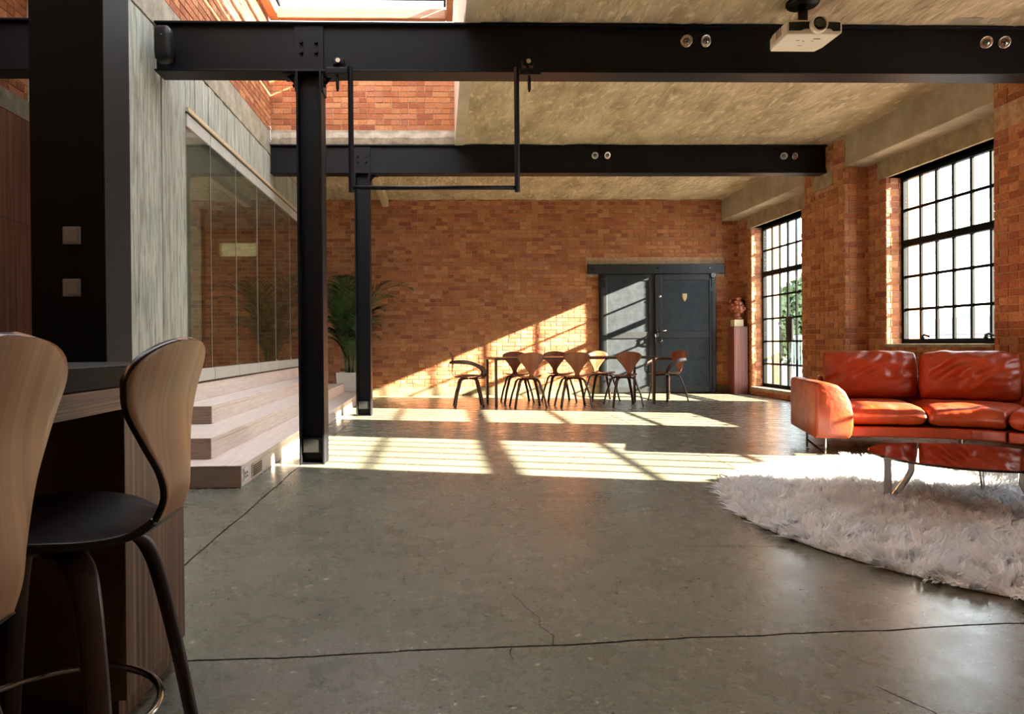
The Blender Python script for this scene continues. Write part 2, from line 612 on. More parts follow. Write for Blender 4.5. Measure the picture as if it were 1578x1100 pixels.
def grid_obj(name, mat, parent, origin, du, dv, nu, nv, disp=None, smooth=True):
    """single-sided grid surface, optional displacement function giving an offset along du x dv"""
    o_, U, V_ = Vector(origin), Vector(du), Vector(dv)
    n = U.cross(V_).normalized()
    vs_, fs_ = [], []
    for j in range(nv + 1):
        for i in range(nu + 1):
            p = o_ + U * (i / nu) + V_ * (j / nv)
            if disp:
                p = p + n * disp(p)
            vs_.append(tuple(p))
    for j in range(nv):
        for i in range(nu):
            a = j * (nu + 1) + i
            fs_.append((a, a + 1, a + nu + 2, a + nu + 1))
    return MB().add(vs_, fs_).build(name, mat, parent, smooth)


# ------------------------------------------------------------------ bricks
BL, BH, BJ, BD = 0.215, 0.066, 0.009, 0.008      # brick length, height, joint, how far it stands proud of the mortar
PAL = [(0.420, 0.161, 0.069),
       (0.460, 0.184, 0.078),
       (0.390, 0.137, 0.060),
       (0.440, 0.169, 0.069),
       (0.500, 0.219, 0.098),
       (0.360, 0.120, 0.055),
       (0.460, 0.182, 0.085),
       (0.520, 0.241, 0.109),
       (0.310, 0.098, 0.053),
       (0.420, 0.171, 0.092)]


def brick_verts(l, h, rr):
    """a brick face block in (u, v, depth): slightly chamfered and uneven front"""
    a, b = l / 2, h / 2
    c = 0.0035
    d = BD + rr.uniform(-0.003, 0.003)
    j = lambda s=0.0022: rr.uniform(-s, s)
    back = [(-a, -b, -0.002), (a, -b, -0.002), (a, b, -0.002), (-a, b, -0.002)]
    mid = [(-a + j(0.001), -b + j(0.001), d - c), (a + j(0.001), -b + j(0.001), d - c), (a + j(0.001), b + j(0.001), d - c), (-a + j(0.001), b + j(0.001), d - c)]
    fr = [(-a + c + j(), -b + c + j(), d), (a - c + j(), -b + c + j(), d), (a - c + j(), b - c + j(), d), (-a + c + j(), b - c + j(), d)]
    vs_ = back + mid + fr
    fs_ = [(8, 9, 10, 11)]
    for k in range(4):
        k2 = (k + 1) % 4
        fs_.append((k, k2, 4 + k2, 4 + k))
        fs_.append((4 + k, 4 + k2, 8 + k2, 8 + k))
    return vs_, fs_


def set_bcol(me, cols):
    at = me.color_attributes.new('bcol', 'FLOAT_COLOR', 'POINT')
    at.data.foreach_set('color', np.array(cols, dtype=np.float32).ravel())


BV = {}


def brick_variants(kind, l):
    if kind not in BV:
        rr = random.Random(hash(kind) % 1000 + 3)
        BV[kind] = []
        for k in range(20):
            vs_, fs_ = brick_verts(l, BH, rr)
            me = bpy.data.meshes.new('brick')
            me.from_pydata(vs_, [], fs_)
            c = PAL[k % len(PAL)]
            s = rr.uniform(0.85, 1.15)
            set_bcol(me, [(c[0] * s, c[1] * s, c[2] * s, 1)] * len(vs_))
            me.materials.append(M['brick'])
            BV[kind].append(me)
    return BV[kind]


def lay_bricks(wall, origin, udir, ulen, z0, z1, holes=(), cap=300, seed=1, header_every=2, see=True, tint=1.0):
    """brick the face that starts at origin and runs ulen along udir; normal = udir x up reversed to face the room.
    holes: (u0, u1, z0, z1) left free.  The bricks that show largest become objects, the others one joined part."""
    rr = random.Random(seed)
    O = Vector(origin)
    U = Vector(udir).normalized()
    Nn = U.cross(Vector((0, 0, 1)))
    pitch = BH + BJ
    rows = int(math.ceil((z1 - z0) / pitch))
    full, rest = [], []
    for r in range(rows):
        za = z0 + r * pitch
        zb = min(za + BH, z1)
        if zb - za < 0.02:
            continue
        hdr = (r % header_every == header_every - 1)
        l = (BL - BJ) / 2 if hdr else BL
        off = -(l + BJ) * (0.5 if hdr else (0.25 if (r // header_every) % 2 else 0.75))
        u = off + rr.uniform(-0.006, 0.006)
        while u < ulen:
            ua, ub = max(u, 0.0), min(u + l, ulen)
            u += l + BJ
            segs = [(ua, ub)]
            for (h0, h1, hz0, hz1) in holes:
                if zb > hz0 + 0.005 and za < hz1 - 0.005:
                    ns = []
                    for a, b in segs:
                        if b <= h0 or a >= h1:
                            ns.append((a, b))
                        else:
                            if h0 - a > 0.025:
                                ns.append((a, h0))
                            if b - h1 > 0.025:
                                ns.append((h1, b))
                    segs = ns
            for a, b in segs:
                if b - a < 0.02:
                    continue
                isfull = abs((b - a) - l) < 1e-4 and abs((zb - za) - BH) < 1e-4
                c = O + U * ((a + b) / 2)
                c.z = (za + zb) / 2
                (full if isfull else rest).append((c, b - a, zb - za, hdr))
    # which ones show largest
    scored = []
    for it in full:
        s = 0.0
        if see:
            p = project(it[0])
            if p and -5 < p[0] < 1583 and -5 < p[1] < 1105:
                ray = (it[0] - Vector((0, 0, EYE)))
                s = it[1] * abs(Nn.dot(ray.normalized())) / (p[2] ** 2) * (1 + 0.02 * rr.random())
        scored.append((s, it))
    scored.sort(key=lambda t: -t[0])
    single = [it for s, it in scored[:cap] if s > 0]
    rest += [it for s, it in scored[:cap] if s <= 0] + [it for s, it in scored[cap:]]
    rot = Matrix((U, Vector((0, 0, 1)), Nn)).transposed().to_4x4()
    for c, l, h, hdr in single:
        me = rr.choice(brick_variants('h' if hdr else 's', l))
        o = bpy.data.objects.new('brick', me)
        COL.objects.link(o)
        o.parent = wall
        o.matrix_local = Matrix.Translation(c) @ rot
    if rest:
        vs_, fs_, cs_ = [], [], []
        for c, l, h, hdr in rest:
            v, f = brick_verts(l, h, rr)
            k = len(vs_)
            for p in v:
                vs_.append(tuple(c + U * p[0] + Vector((0, 0, p[1])) + Nn * p[2]))
            fs_ += [tuple(i + k for i in q) for q in f]
            pc = rr.choice(PAL)
            s = rr.uniform(0.85, 1.15) * tint
            cs_ += [(pc[0] * s, pc[1] * s, pc[2] * s, 1)] * len(v)
        me = bpy.data.meshes.new('further_bricks')
        me.from_pydata(vs_, [], fs_)
        set_bcol(me, cs_)
        me.materials.append(M['brick'])
        o = bpy.data.objects.new('further_bricks', me)
        COL.objects.link(o)
        o.parent = wall
        stuff(o)


# ------------------------------------------------------------------ room dimensions
YB = 12.80                       # back wall
XL = -2.25                       # left glazed wall
XP, XW, XG, XO = 5.30, 5.62, 5.85, 6.15   # pier face, wall face, glass, outer face on the right
YN = -4.0                        # wall behind the camera
CF, CM = 3.52, 3.63              # ceiling heights: front bay, bays beyond the first beam
WELL_X, WELL_Z = 0.22, 5.28      # skylight well
WINS = [(10.52, 12.25, 0.14, 3.00), (6.80, 8.50, 0.905, 3.00), (3.40, 5.33, 0.905, 3.00)]

# ------------------------------------------------------------------ floor
floor = struct(box(-6.0, XO, YN, YB + 0.3, -0.20, -0.012).build('floor', 'dark'))


def ragged(p0, p1, amp, n, seed):
    rr = random.Random(seed)
    p0, p1 = Vector(p0), Vector(p1)
    d = (p1 - p0)
    nn = Vector((-d.y, d.x)).normalized()
    out = []
    for i in range(n + 1):
        q = p0 + d * (i / n)
        o_ = noise.noise(Vector((q.x * 3.1 + seed, q.y * 3.1, 0))) * amp + noise.noise(Vector((q.x * 14 + seed, q.y * 14, 5))) * amp * 0.5
        out.append(q + nn * o_)
    return out


def jy(x):
    return 2.135 + 0.054 * x


xs = [-6.0, -1.12, 2.224, 5.62]
JL = {}
for k, x in enumerate((-1.12, 2.224)):
    JL[(k, 0)] = ragged((x, YN), (x, jy(x)), 0.010, 60, 3 + k)
    JL[(k, 1)] = ragged((x, jy(x)), (x, YB + .2), 0.010, 110, 3 + k)
JH = {}
for k in range(3):
    JH[k] = ragged((xs[k], jy(xs[k])), (xs[k + 1], jy(xs[k + 1])), 0.012, 60 + 10 * k, 11)
g = 0.005
for k in range(3):
    for r in range(2):
        pts = []
        if r == 0:
            left = JL[(k - 1, 0)] if k > 0 else [Vector((xs[0], YN)), Vector((xs[0], jy(xs[0])))]
            right = JL[(k, 0)] if k < 2 else [Vector((xs[3], YN)), Vector((xs[3], jy(xs[3])))]
            top = JH[k]
            lp = [p + Vector((g, 0)) for p in left[:-1]]
            tp = [p + Vector((0, -g)) for p in top[1:-1]]
            rp = [p + Vector((-g, 0)) for p in right[:-1]]
            loop = rp + tp[::-1] + lp[::-1]
        else:
            left = JL[(k - 1, 1)] if k > 0 else [Vector((xs[0], jy(xs[0]))), Vector((xs[0], YB + .2))]
            right = JL[(k, 1)] if k < 2 else [Vector((xs[3], jy(xs[3]))), Vector((xs[3], YB + .2))]
            bt = JH[k]
            bp_ = [p + Vector((0, g)) for p in bt[1:-1]]
            rp = [p + Vector((-g, 0)) for p in right[1:]]
            lp = [p + Vector((g, 0)) for p in left[1:]]
            loop = bp_ + rp + lp[::-1]
        n = len(loop)
        mb = MB()
        mb.v = [(p.x, p.y, -0.012) for p in loop] + [(p.x, p.y, 0.0) for p in loop]
        mb.f = [tuple(range(n, 2 * n))] + [(i, (i + 1) % n, n + (i + 1) % n, n + i) for i in range(n)]
        mb.build('floor_slab', 'floor', floor)
# hairline cracks branching off the joint
for pts in ([(0.345, 2.15), (0.36, 2.22), (0.325, 2.30), (0.335, 2.37), (0.30, 2.46), (0.283, 2.54), (0.26, 2.6)], [(0.215, 2.14), (0.205, 2.10), (0.212, 2.05)],
            [(1.10, 3.17), (1.30, 3.155), (1.45, 3.15), (1.62, 3.13)], [(1.19, 1.85), (1.22, 1.78), (1.25, 1.72), (1.262, 1.66)]):
    mb = MB()
    n = len(pts)
    mb.ring([[(x - 0.0022 * (1 - i / n), y, 0.0002), (x + 0.0022 * (1 - i / n), y + 0.001, 0.0002), (x + 0.001, y + 0.0005, 0.0008)] for i, (x, y) in enumerate(pts)])
    mb.build('crack', 'dark', floor)

# ------------------------------------------------------------------ ceilings and skylight well
def rough_disp(a, b, sx=2.2, sy=0.9):
    return lambda p: a * noise.noise(Vector((p.x * sx, p.y * sy, 3.0))) + b * noise.noise(Vector((p.x * 11, p.y * 5, 7.0)))


ceil = struct(box(WELL_X, XO, YN, YB + 0.3, 3.68, 3.95).build('ceiling', 'conc'))
# rough board-marked undersides, one cast bay each
grid_obj('ceiling_bay', 'ceil', ceil, (WELL_X, 5.50, CF + 0.005), (XW - WELL_X, 0, 0), (0, YN - 5.50, 0), 120, 130, rough_disp(0.018, 0.016))
grid_obj('ceiling_bay', 'ceil', ceil, (WELL_X, 9.40, CM), (XW - WELL_X, 0, 0), (0, 5.60 - 9.40, 0), 130, 90, rough_disp(0.016, 0.015))
grid_obj('ceiling_bay', 'ceil', ceil, (XL, YB, CM), (XW - XL, 0, 0), (0, 9.30 - YB, 0), 150, 80, rough_disp(0.016, 0.015))
box(XL - .3, WELL_X, 9.34, YB + .3, 3.68, 3.95).build('slab', 'conc', ceil)
box(WELL_X, XW, 5.40, 5.62, 3.53, 3.70).build('slab', 'conc', ceil)
# downstand rib on the ceiling near the back wall
box(-1.05, -0.935, 10.2, YB - 0.02, 3.50, 3.65).build('rib', 'bronze', ceil, bevel=0.01)
# roof over the left rooms
roof = struct(empty('ceiling_kitchen'))
for q in ((-6.0, -3.5, YN, 6.33), (-2.65, XL - 0.02, YN, 6.33), (-3.5, -2.65, YN, 2.6), (-3.5, -2.65, 5.9, 6.33)):
    box(q[0], q[1], q[2], q[3], 4.30, 4.5).build('slab', 'conc', roof)
box(-3.499, -2.651, 2.601, 5.899, 4.46, 4.465).build('added_rooflight_pane', 'skyglass', roof)  # unseen rooflight and opening, added to brighten the kitchen
struct(box(XL, WELL_X + 0.3, YN, 2.2, CF, 3.8).build('ceiling_entrance', 'ceil'))

well = struct(empty('wall_well_right'))
box(WELL_X - 0.004, WELL_X + 0.12, 2.2, 5.50, CF - 0.006, WELL_Z).build('near_leaf', 'plaster', well)
box(WELL_X - 0.004, WELL_X + 0.12, 5.501, 9.34, 3.612, WELL_Z).build('far_leaf', 'plaster', well)
struct(box(XL, WELL_X + .12, 2.08, 2.2, CF, WELL_Z).build('wall_well_near', 'plaster'))
wfar = struct(box(XL, WELL_X, 9.30, 9.50, 3.64, WELL_Z).build('wall_well_far', 'mortar'))
lay_bricks(wfar, (XL, 9.30, 0), (1, 0, 0), WELL_X - XL, 3.83, WELL_Z, cap=300, seed=5)
# broken concrete ledge under those bricks
mb = MB()
rows = []
for i in range(80):
    x = XL + (WELL_X - XL) * i / 79
    t_ = 0.02 + 0.02 * noise.noise(Vector((x * 5, 1, 0))) + 0.012 * noise.noise(Vector((x * 21, 4, 0)))
    rows.append([(x, 9.30, 3.625), (x, 9.25 - t_ * 0.4, 3.63), (x, 9.24 - t_, 3.69 + t_), (x, 9.262, 3.77 + t_), (x, 9.265, 3.825), (x, 9.30, 3.828)])
mb.ring(rows)
mb.build('ledge', 'band', wfar, smooth=False)

sky = empty('skylight', (0, 0, 0))
tag(sky, 'timber framed skylight glowing white above the first steel beam', 'skylight')
fx0, fx1, fy0, fy1, fz = XL + 0.02, WELL_X - 0.01, 2.25, 9.28, WELL_Z
for n_, a in (('frame_side', (fx0, fx0 + 0.13, fy0, fy1)), ('frame_side', (fx1 - 0.10, fx1, fy0, fy1)), ('frame_end', (fx0 + .13, fx1 - .10, fy1 - 0.10, fy1)), ('frame_end', (fx0 + .13, fx1 - .10, fy0, fy0 + 0.1))):
    box(a[0], a[1], a[2], a[3], fz, fz + 0.14).build(n_, 'skyframe', sky, bevel=0.012)
ix0, ix1, iy0, iy1 = fx0 + 0.13, fx1 - 0.10, fy0 + .1, fy1 - 0.1
for a in ((ix0, ix0 + 0.03, iy0, iy1), (ix1 - 0.03, ix1, iy0, iy1), (ix0 + .03, ix1 - .03, iy1 - 0.22, iy1 - 0.18), (ix0 + .03, ix1 - .03, iy0, iy0 + 0.03)):
    box(a[0], a[1], a[2], a[3], fz + 0.145, fz + 0.20).build('sash', 'wframe', sky)
nb = 3
for k in range(nb):
    x = ix0 + (ix1 - ix0) * (k + 0.55) / nb
    box(x - 0.03, x + 0.03, iy0 + .03, iy1 - .42, fz + 0.21, fz + 0.27).build('glazing_bar', 'grey', sky)
pw = (ix1 - ix0) / 3
for k in range(3):
    box(ix0 + pw * k + .002, ix0 + pw * (k + 1) - .002, iy0, iy1, fz + 0.202, fz + 0.207).build('pane', 'skyglass', sky)

# ------------------------------------------------------------------ back wall with bricks
wall_back = struct(box(XL, XO, YB, YB + 0.30, -0.2, 3.70).build('wall_back', 'mortar'))
DX0, DX1 = 3.00, 5.16
lay_bricks(wall_back, (XL, YB, 0), (1, 0, 0), XW - XL, 0.005, 3.66, holes=[(DX0 - XL, DX1 - XL, 0, 2.30), (2.74 - XL, 5.36 - XL, 2.20, 2.50)], cap=300, seed=2)
box(2.78, 5.32, YB - 0.02, YB, 2.30, 2.49).build('door_lintel', 'lintel', wall_back)

for a_, b_ in ((XL + 0.9, DX0 - 0.03), (DX1 + 0.03, XW - 0.01)):
    struct(box(a_, b_, YB - 0.022, YB - 0.001, 0.0, 0.155).build('baseboard_back', 'plinth', bevel=0.004))
# ------------------------------------------------------------------ right wall, piers, lintels
wall_right = struct(empty('wall_right'))
ys = [YN]
for (a, b, z0, z1) in sorted(WINS):
    ys += [a, b]
ys.append(YB + 0.3)
for i in range(0, len(ys), 2):
    box(XW, XO, ys[i], ys[i + 1], -0.2, 3.7).build('masonry', 'mortar', wall_right)
for (a, b, z0, z1) in WINS:
    box(XW, XO, a, b, -0.2, z0).build('spandrel', 'mortar', wall_right)
    box(XW + 0.03, XG + 0.03, a, b, z1, 3.7).build('head', 'mortar', wall_right)
    box(XG + 0.031, XO, a, b, z1 + 0.26, 3.7).build('outer_head', 'extbrick', wall_right)
    # rough lintel over the opening
    box(XW - 0.012, XW + 0.22, a - 0.17, b + 0.15, z1, 3.225).build('lintel', 'lintel', wall_right)
# bricks on the wall face (normal -X): udir = -Y from the far end
seed = 20
hol = []
for (a, b, z0, z1) in WINS:
    hol.append((YB - b, YB - a, z0, z1))
    hol.append((YB - b - 0.16, YB - a + 0.18, z1, 3.3))
lay_bricks(wall_right, (XW, YB, 0), (0, -1, 0), YB - 3.0, 0.005, 3.23, holes=hol, cap=300, seed=21)
# far reveals (face the camera, normal -Y) of each opening, bricked
for (a, b, z0, z1) in WINS[:2]:
    lay_bricks(wall_right, (XW, b, 0), (1, 0, 0), XG - XW, z0, z1, cap=80, seed=31 + int(b))
    box(XG + .03, XO, b - 0.012, b, z0, z1).build('outer_jamb', 'extbrick', wall_right)
# piers
for k, (a, b) in enumerate(((8.85, 9.82), (5.50, 6.41), (1.7, 2.65))):
    pr = struct(box(XP, XW + 0.01, a, b, -0.1, 3.66).build('wall_pier', 'mortar'))
    lay_bricks(pr, (XP, b, 0), (0, -1, 0), b - a, 0.005, 3.62, holes=[(0.25, 0.72, 3.05, 3.25)] if k == 0 else [(0.0, 0.35, 2.98, 3.1)] if k == 1 else (), cap=190, seed=40 + k)
    lay_bricks(pr, (XP, a, 0), (1, 0, 0), XW - XP, 0.005, 3.22, cap=110, seed=50 + k)
    if k == 0:
        box(XP - 0.016, XP, b - 0.72, b - 0.25, 3.05, 3.25).build('padstone', 'lintel', pr)
# downstand concrete beams between piers
for k, (a, b) in enumerate(((9.82, YB), (6.41, 8.85), (2.65, 5.50))):
    e_ = struct(box(XP + 0.005, XW + 0.03, a, b, 3.225, 3.66).build('trim_%d' % (k + 1), 'conc', bevel=0.015))
struct(box(XP, XO, YN, 1.7, 3.2, 3.66).build('trim_4', 'conc'))
# window sills
for k, (a, b, z0, z1) in enumerate(WINS):
    s_ = struct(box(XW - 0.03, XG - 0.02, a - (0 if k == 0 else .0), b + .0, z0 - 0.035, z0 + 0.004).build('trim_sill_%d' % (k + 1), 'band' if k else 'conc', bevel=0.006))


def steel_window(idx, a, b, z0, z1, rows, mid, ncol=6, door=False):
    """steel casement window in the plane x = XG, from y=a to y=b"""
    wn = struct(empty('window_%d' % idx, (XG, a, z0)))
    W_, H_ = b - a, z1 - z0
    t = 0.026
    f = 0.045
    for nm, q in (('frame_jamb', (0, f, 0, H_)), ('frame_jamb', (W_ - f, W_, 0, H_)), ('frame_head', (f, W_ - f, H_ - f, H_)), ('frame_bottom', (f, W_ - f, 0, f + 0.02))):
        box(-0.035, 0.035, q[0], q[1], q[2], q[3]).build(nm, 'wframe', wn, bevel=0.004)
    pw_ = (W_ - 2 * f) / ncol
    cols = [f + pw_ * i for i in range(ncol + 1)]
    stile = ncol // 2
    for i in range(1, ncol):
        th = 0.024 if (door and i == stile) else 0.017
        box(-0.013, 0.013, cols[i] - th, cols[i] + th, f, H_ - f).build('mullion', 'wframe', wn)
    for i, r in enumerate(rows[1:-1], 1):
        zz = r - z0
        if i == mid:
            box(-0.045, 0.03, f, W_ - f, zz - 0.042, zz + 0.042).build('transom', 'wframe', wn, bevel=0.005)
        else:
            box(-0.012, 0.012, f, W_ - f, zz - 0.016, zz + 0.016).build('glazing_bar', 'wframe', wn)
    for i in range(ncol):
        for j in range(len(rows) - 1):
            y0, y1 = cols[i] + 0.004, cols[i + 1] - 0.004
            q0, q1 = max(rows[j] - z0, f) + 0.004, min(rows[j + 1] - z0, H_ - f) - 0.004
            box(-0.002, 0.002, y0, y1, q0, q1).build('pane', 'glass', wn)
    if door:
        y = cols[stile]
        box(-0.055, -0.02, y - 0.20, y - 0.02, 1.13 - z0 - .16, 1.13 - z0 + 0.235).build('lock_box', 'blackpl', wn, bevel=0.006)
        mb_ = MB().tube([(-0.055, y, 1.15 - z0), (-0.10, y + 0.01, 1.15 - z0), (-0.11, y + 0.06, 1.2 - z0), (-0.11, y + 0.12, 1.27 - z0)], 0.011)
        mb_.build('lever_handle', 'dkchrome', wn, True)
    else:
        for yy in (W_ - 0.42, 0.32):
            mb_ = MB().tube([(-0.03, yy, f + 0.03), (-0.07, yy, f + 0.05), (-0.085, yy - 0.06, f + 0.065), (-0.08, yy - 0.13, f + 0.045)], 0.012)
            mb_.cyl((-0.03, yy, f + 0.02), (-0.075, yy, f + 0.02), 0.02)
            mb_.build('casement_handle', 'wframe', wn, True)
    return wn


steel_window(1, *WINS[0], [0.14, 0.555, 0.955, 1.356, 1.758, 2.16, 2.58, 3.00], 5, door=True)
steel_window(2, *WINS[1], [0.905, 1.335, 1.745, 2.16, 2.58, 3.00], 3)
steel_window(3, *WINS[2], [0.905, 1.335, 1.745, 2.16, 2.58, 3.00], 3)

# ------------------------------------------------------------------ walls behind the camera and round the kitchen
struct(box(-6.0, XO, YN - 0.2, YN, -0.2, 4.4).build('wall_behind', 'plaster'))
wk = struct(box(-3.95, -3.65, YN, 6.33, -0.2, 4.4).build('wall_kitchen', 'mortar'))
lay_bricks(wk, (-3.65, 3.0, 0), (0, 1, 0), 3.24, 3.12, 4.3, cap=160, seed=61)
box(-3.66, -3.60, YN, 6.24, 2.94, 3.11).build('concrete_band', 'band', wk)
struct(box(-3.65, XL - 0.30, 6.25, 6.33, 0, 4.4).build('wall_kitchen_end', 'roomwall'))

# veneer tall units on the kitchen wall
for k, (a, b) in enumerate(((3.0, 4.05), (4.06, 5.10), (5.11, 6.23))):
    u = empty('tall_cabinet', (-3.62, a, 0))
    tag(u, ['reddish striped veneer tall cabinet nearest the camera on the kitchen wall', 'reddish striped veneer tall cabinet in the middle of the kitchen wall',
            'reddish striped veneer tall cabinet left of the black column'][k], 'cabinet', 'kitchen tall cabinets')
    box(0, 0.015, 0, b - a, 0, 2.93).build('carcass', 'zebrared', u)
    box(0.016, 0.035, 0.003, b - a - 0.003, 0.02, 2.02).build('door', 'zebrared', u)
    box(0.016, 0.035, 0.003, b - a - 0.003, 2.025, 2.925).build('upper_door', 'zebrared', u)

# ------------------------------------------------------------------ left board-marked concrete wall with glazed opening
GY0 = 6.22
wall_left = struct(empty('wall_left'))


def board_face(y0, y1, z0, z1, seed, nm):
    rr = random.Random(seed)
    prof = []
    y = y0
    while y < y1 - 0.01:
        w_ = rr.uniform(0.10, 0.16)
        yb = min(y + w_, y1)
        if y1 - yb < 0.05:
            yb = y1
        d = rr.uniform(-0.006, 0.006)
        prof += [(XL + d, y + 0.002), (XL + d + rr.uniform(-0.002, 0.002), yb - 0.002), (XL + d - 0.008, yb)]
        y = yb
    prof = prof[:-1]
    back = XL - 0.30
    loop = prof + [(back, y1), (back, y0)]
    MB().ring([[(x, yy, z0) for x, yy in loop], [(x, yy, z1) for x, yy in loop]]).build(nm, 'board', wall_left)


board_face(4.60, GY0, 0.0, 3.49, 3, 'board_marked_panel')
board_face(GY0, YB, 3.085, 3.49, 4, 'board_marked_lintel')
band = MB()
band.box(XL - 0.3, XL + 0.008, 4.60, 9.32, 3.50, 3.80)
band.build('ring_beam', 'band', wall_left, bevel=0.006)
box(XL - 0.3, XL, 9.30, YB, 3.50, 3.70).build('ring_beam_end', 'band', wall_left)
box(XL - 0.3, XL, 4.02, 9.32, 3.80, WELL_Z + .4).build('upper_wall', 'mortar', wall_left)
lay_bricks(wall_left, (XL, 4.02, 0), (0, 1, 0), 9.30 - 4.02, 3.805, WELL_Z, cap=300, seed=71)
# step in the wall beyond the kitchen and upper return
struct(box(XL - 0.3, XL, YN, 4.02, 4.28, WELL_Z + .4).build('wall_upper_left', 'plaster'))
struct(box(XL, WELL_X, YN, 2.1, 3.8, 4.0).build('trim_soffit', 'plaster'))

# glazed screen
gs = empty('glass_screen', (XL, GY0, 0.61))
tag(gs, 'frameless reflective glass screen with white rails above the timber steps', 'glass screen')
pan_edges = [6.22, 6.86, 7.70, 8.58, 9.50, 10.42, 11.36, 12.10, 12.78]
for k in range(len(pan_edges) - 1):
    a, b = pan_edges[k] - GY0, pan_edges[k + 1] - GY0
    box(-0.012, 0.0, a + 0.003, b - 0.003, 0.127, 2.31).build('pane', 'pglass', gs)
    box(-0.05, 0.028, a + 0.006, b - 0.006, 0.012, 0.13).build('bottom_rail', 'railp', gs, bevel=0.008)
    box(-0.05, 0.006, a + 0.010, b - 0.010, 2.305, 2.425).build('top_rail', 'railp', gs, bevel=0.008)
    if k:
        box(-0.010, 0.001, a - 0.0028, a + 0.0028, 0.131, 2.304).build('glass_joint', 'railp', gs)
        mb = MB().lathe([(0.0, 0), (0.012, 0), (0.012, 0.02), (0.004, 0.024), (0.0, 0.024)], (0.004, a + 0.02, 0.131), 10)
        mb.build('glass_clip', 'chrome', gs)
box(-0.06, 0.034, 0, 6.56, 0.0, 0.012).build('sill_strip', 'blackpl', gs)
box(-0.06, 0.004, 0, 6.56, 2.426, 2.438).build('shadow_strip', 'blackpl', gs)
box(-0.06, 0.022, 0, 6.56, 2.4385, 2.474).build('head_trim', 'bronze', gs)
for k in (2, 4, 6):
    pass

# raised room behind the glass
struct(box(-6.0, XL - 0.06, 6.35, YB + .3, 0.40, 0.60).build('floor_raised', 'ashend'))
struct(box(-6.0, XL - .06, 6.35, YB + .3, 3.10, 3.3).build('ceiling_raised', 'roomwall'))
wrs = struct(empty('wall_raised_side'))
for q in ((6.0, 7.2, 0, 3.3), (10.4, YB + .3, 0, 3.3), (7.2, 10.4, 0, 1.2), (7.2, 10.4, 2.7, 3.3)):
    box(-6.2, -6.0, q[0], q[1], q[2], q[3]).build('masonry', 'roomwall', wrs)
struct(box(-6.1, -6.09, 7.2, 10.4, 1.2, 2.7).build('window_5', 'skyglass'))  # unseen side window, added to lighten the raised room
struct(box(-3.96, -3.73, 10.9, 11.12, 0.6, 3.1).build('wall_raised_pier', 'band', bevel=0.01))
wrb = struct(empty('wall_raised_back'))
CX0, CX1, CZ0, CZ1 = -4.10, -3.38, 2.60, 2.88
for q in ((-6.0, CX0, 0.4, 3.3), (CX1, XL, 0.4, 3.3), (CX0, CX1, 0.4, CZ0), (CX0, CX1, CZ1, 3.3)):
    box(q[0], q[1], YB, YB + 0.3, q[2], q[3]).build('masonry', 'mortar', wrb)
lay_bricks(wrb, (-5.2, YB, 0), (1, 0, 0), 5.2 + XL - .02, 0.6, 3.1, holes=[(CX0 + 5.2, CX1 + 5.2, CZ0, CZ1)], cap=300, seed=81)
cw = struct(empty('window_4', (CX0, YB + 0.2, CZ0)))
box(0.01, CX1 - CX0 - 0.01, 0, 0.01, 0.01, CZ1 - CZ0 - .01).build('pane', 'frosted', cw)
box(0, CX1 - CX0, -0.03, 0.03, 0, 0.012).build('frame_bottom', 'white', cw)
box(0, CX1 - CX0, -0.03, 0.03, CZ1 - CZ0 - .012, CZ1 - CZ0).build('frame_head', 'white', cw)

# ------------------------------------------------------------------ timber steps
st = empty('timber_steps', (0, 0, 0))
tag(st, 'broad pale ash steps rising to the glass screen', 'steps')
RX = [-1.34, -1.63, -1.92, -2.222]
SY0 = [4.635, 4.915, 5.81, 6.22]
SY1 = [YB - .01, 11.70, 11.70, YB - .01]
for k in range(3):
    zt, zb = 0.15 * (k + 1), 0.15 * k
    xr = RX[k]
    xb = RX[k + 1] if k < 2 else XL + 0.03
    y0, y1 = SY0[k], SY1[k]
    cuts = [y0] + [c for c in ((7.55, 10.35), (6.35, 8.9), (7.05, 9.45))[k] if y0 < c < y1] + [y1]
    for i in range(len(cuts) - 1):
        a, b = cuts[i] + 0.0015, cuts[i + 1] - 0.0015
        if i == 0:
            a += 0.02
        box(-2.235 if (k < 2 and i == 0) else xb - 0.02 if k < 2 else xb - .01, xr, a, b, zt - 0.032, zt).build('tread', 'ash', st, bevel=0.003)
        box(xr - 0.03, xr - 0.002, a, b, zb + 0.001, zt - 0.0335).build('riser', 'ash', st, bevel=0.002)
    # closed end board, its shade put into a browner timber colour
    xe = -2.235
    box(xe, xr, y0, y0 + 0.0205, zb + 0.004, zt - 0.004).build('end_board', 'ashend', st, bevel=0.002)
    box(xe, xr + .0, y0 - .002, y0 + 0.0205, zt - 0.0039, zt + .0005).build('end_nosing', 'ash', st)
    # core under the boards
    box(XL + 0.012 if k == 2 else RX[k + 1] - 0.3 if k == 0 else RX[k + 1] - 0.28, xr - 0.031, y0 + 0.022, y1 - 0.002, zb + 0.001 if k == 0 else zb - 0.02, zt - 0.0335).build('core', 'ash', st)
for i, (a, b) in enumerate(((6.22, 8.1), (8.103, 10.2), (10.203, YB - 0.01))):
    box(RX[3] - 0.02, RX[3], a, b, 0.452, 0.608).build('riser', 'ash', st, bevel=0.002)
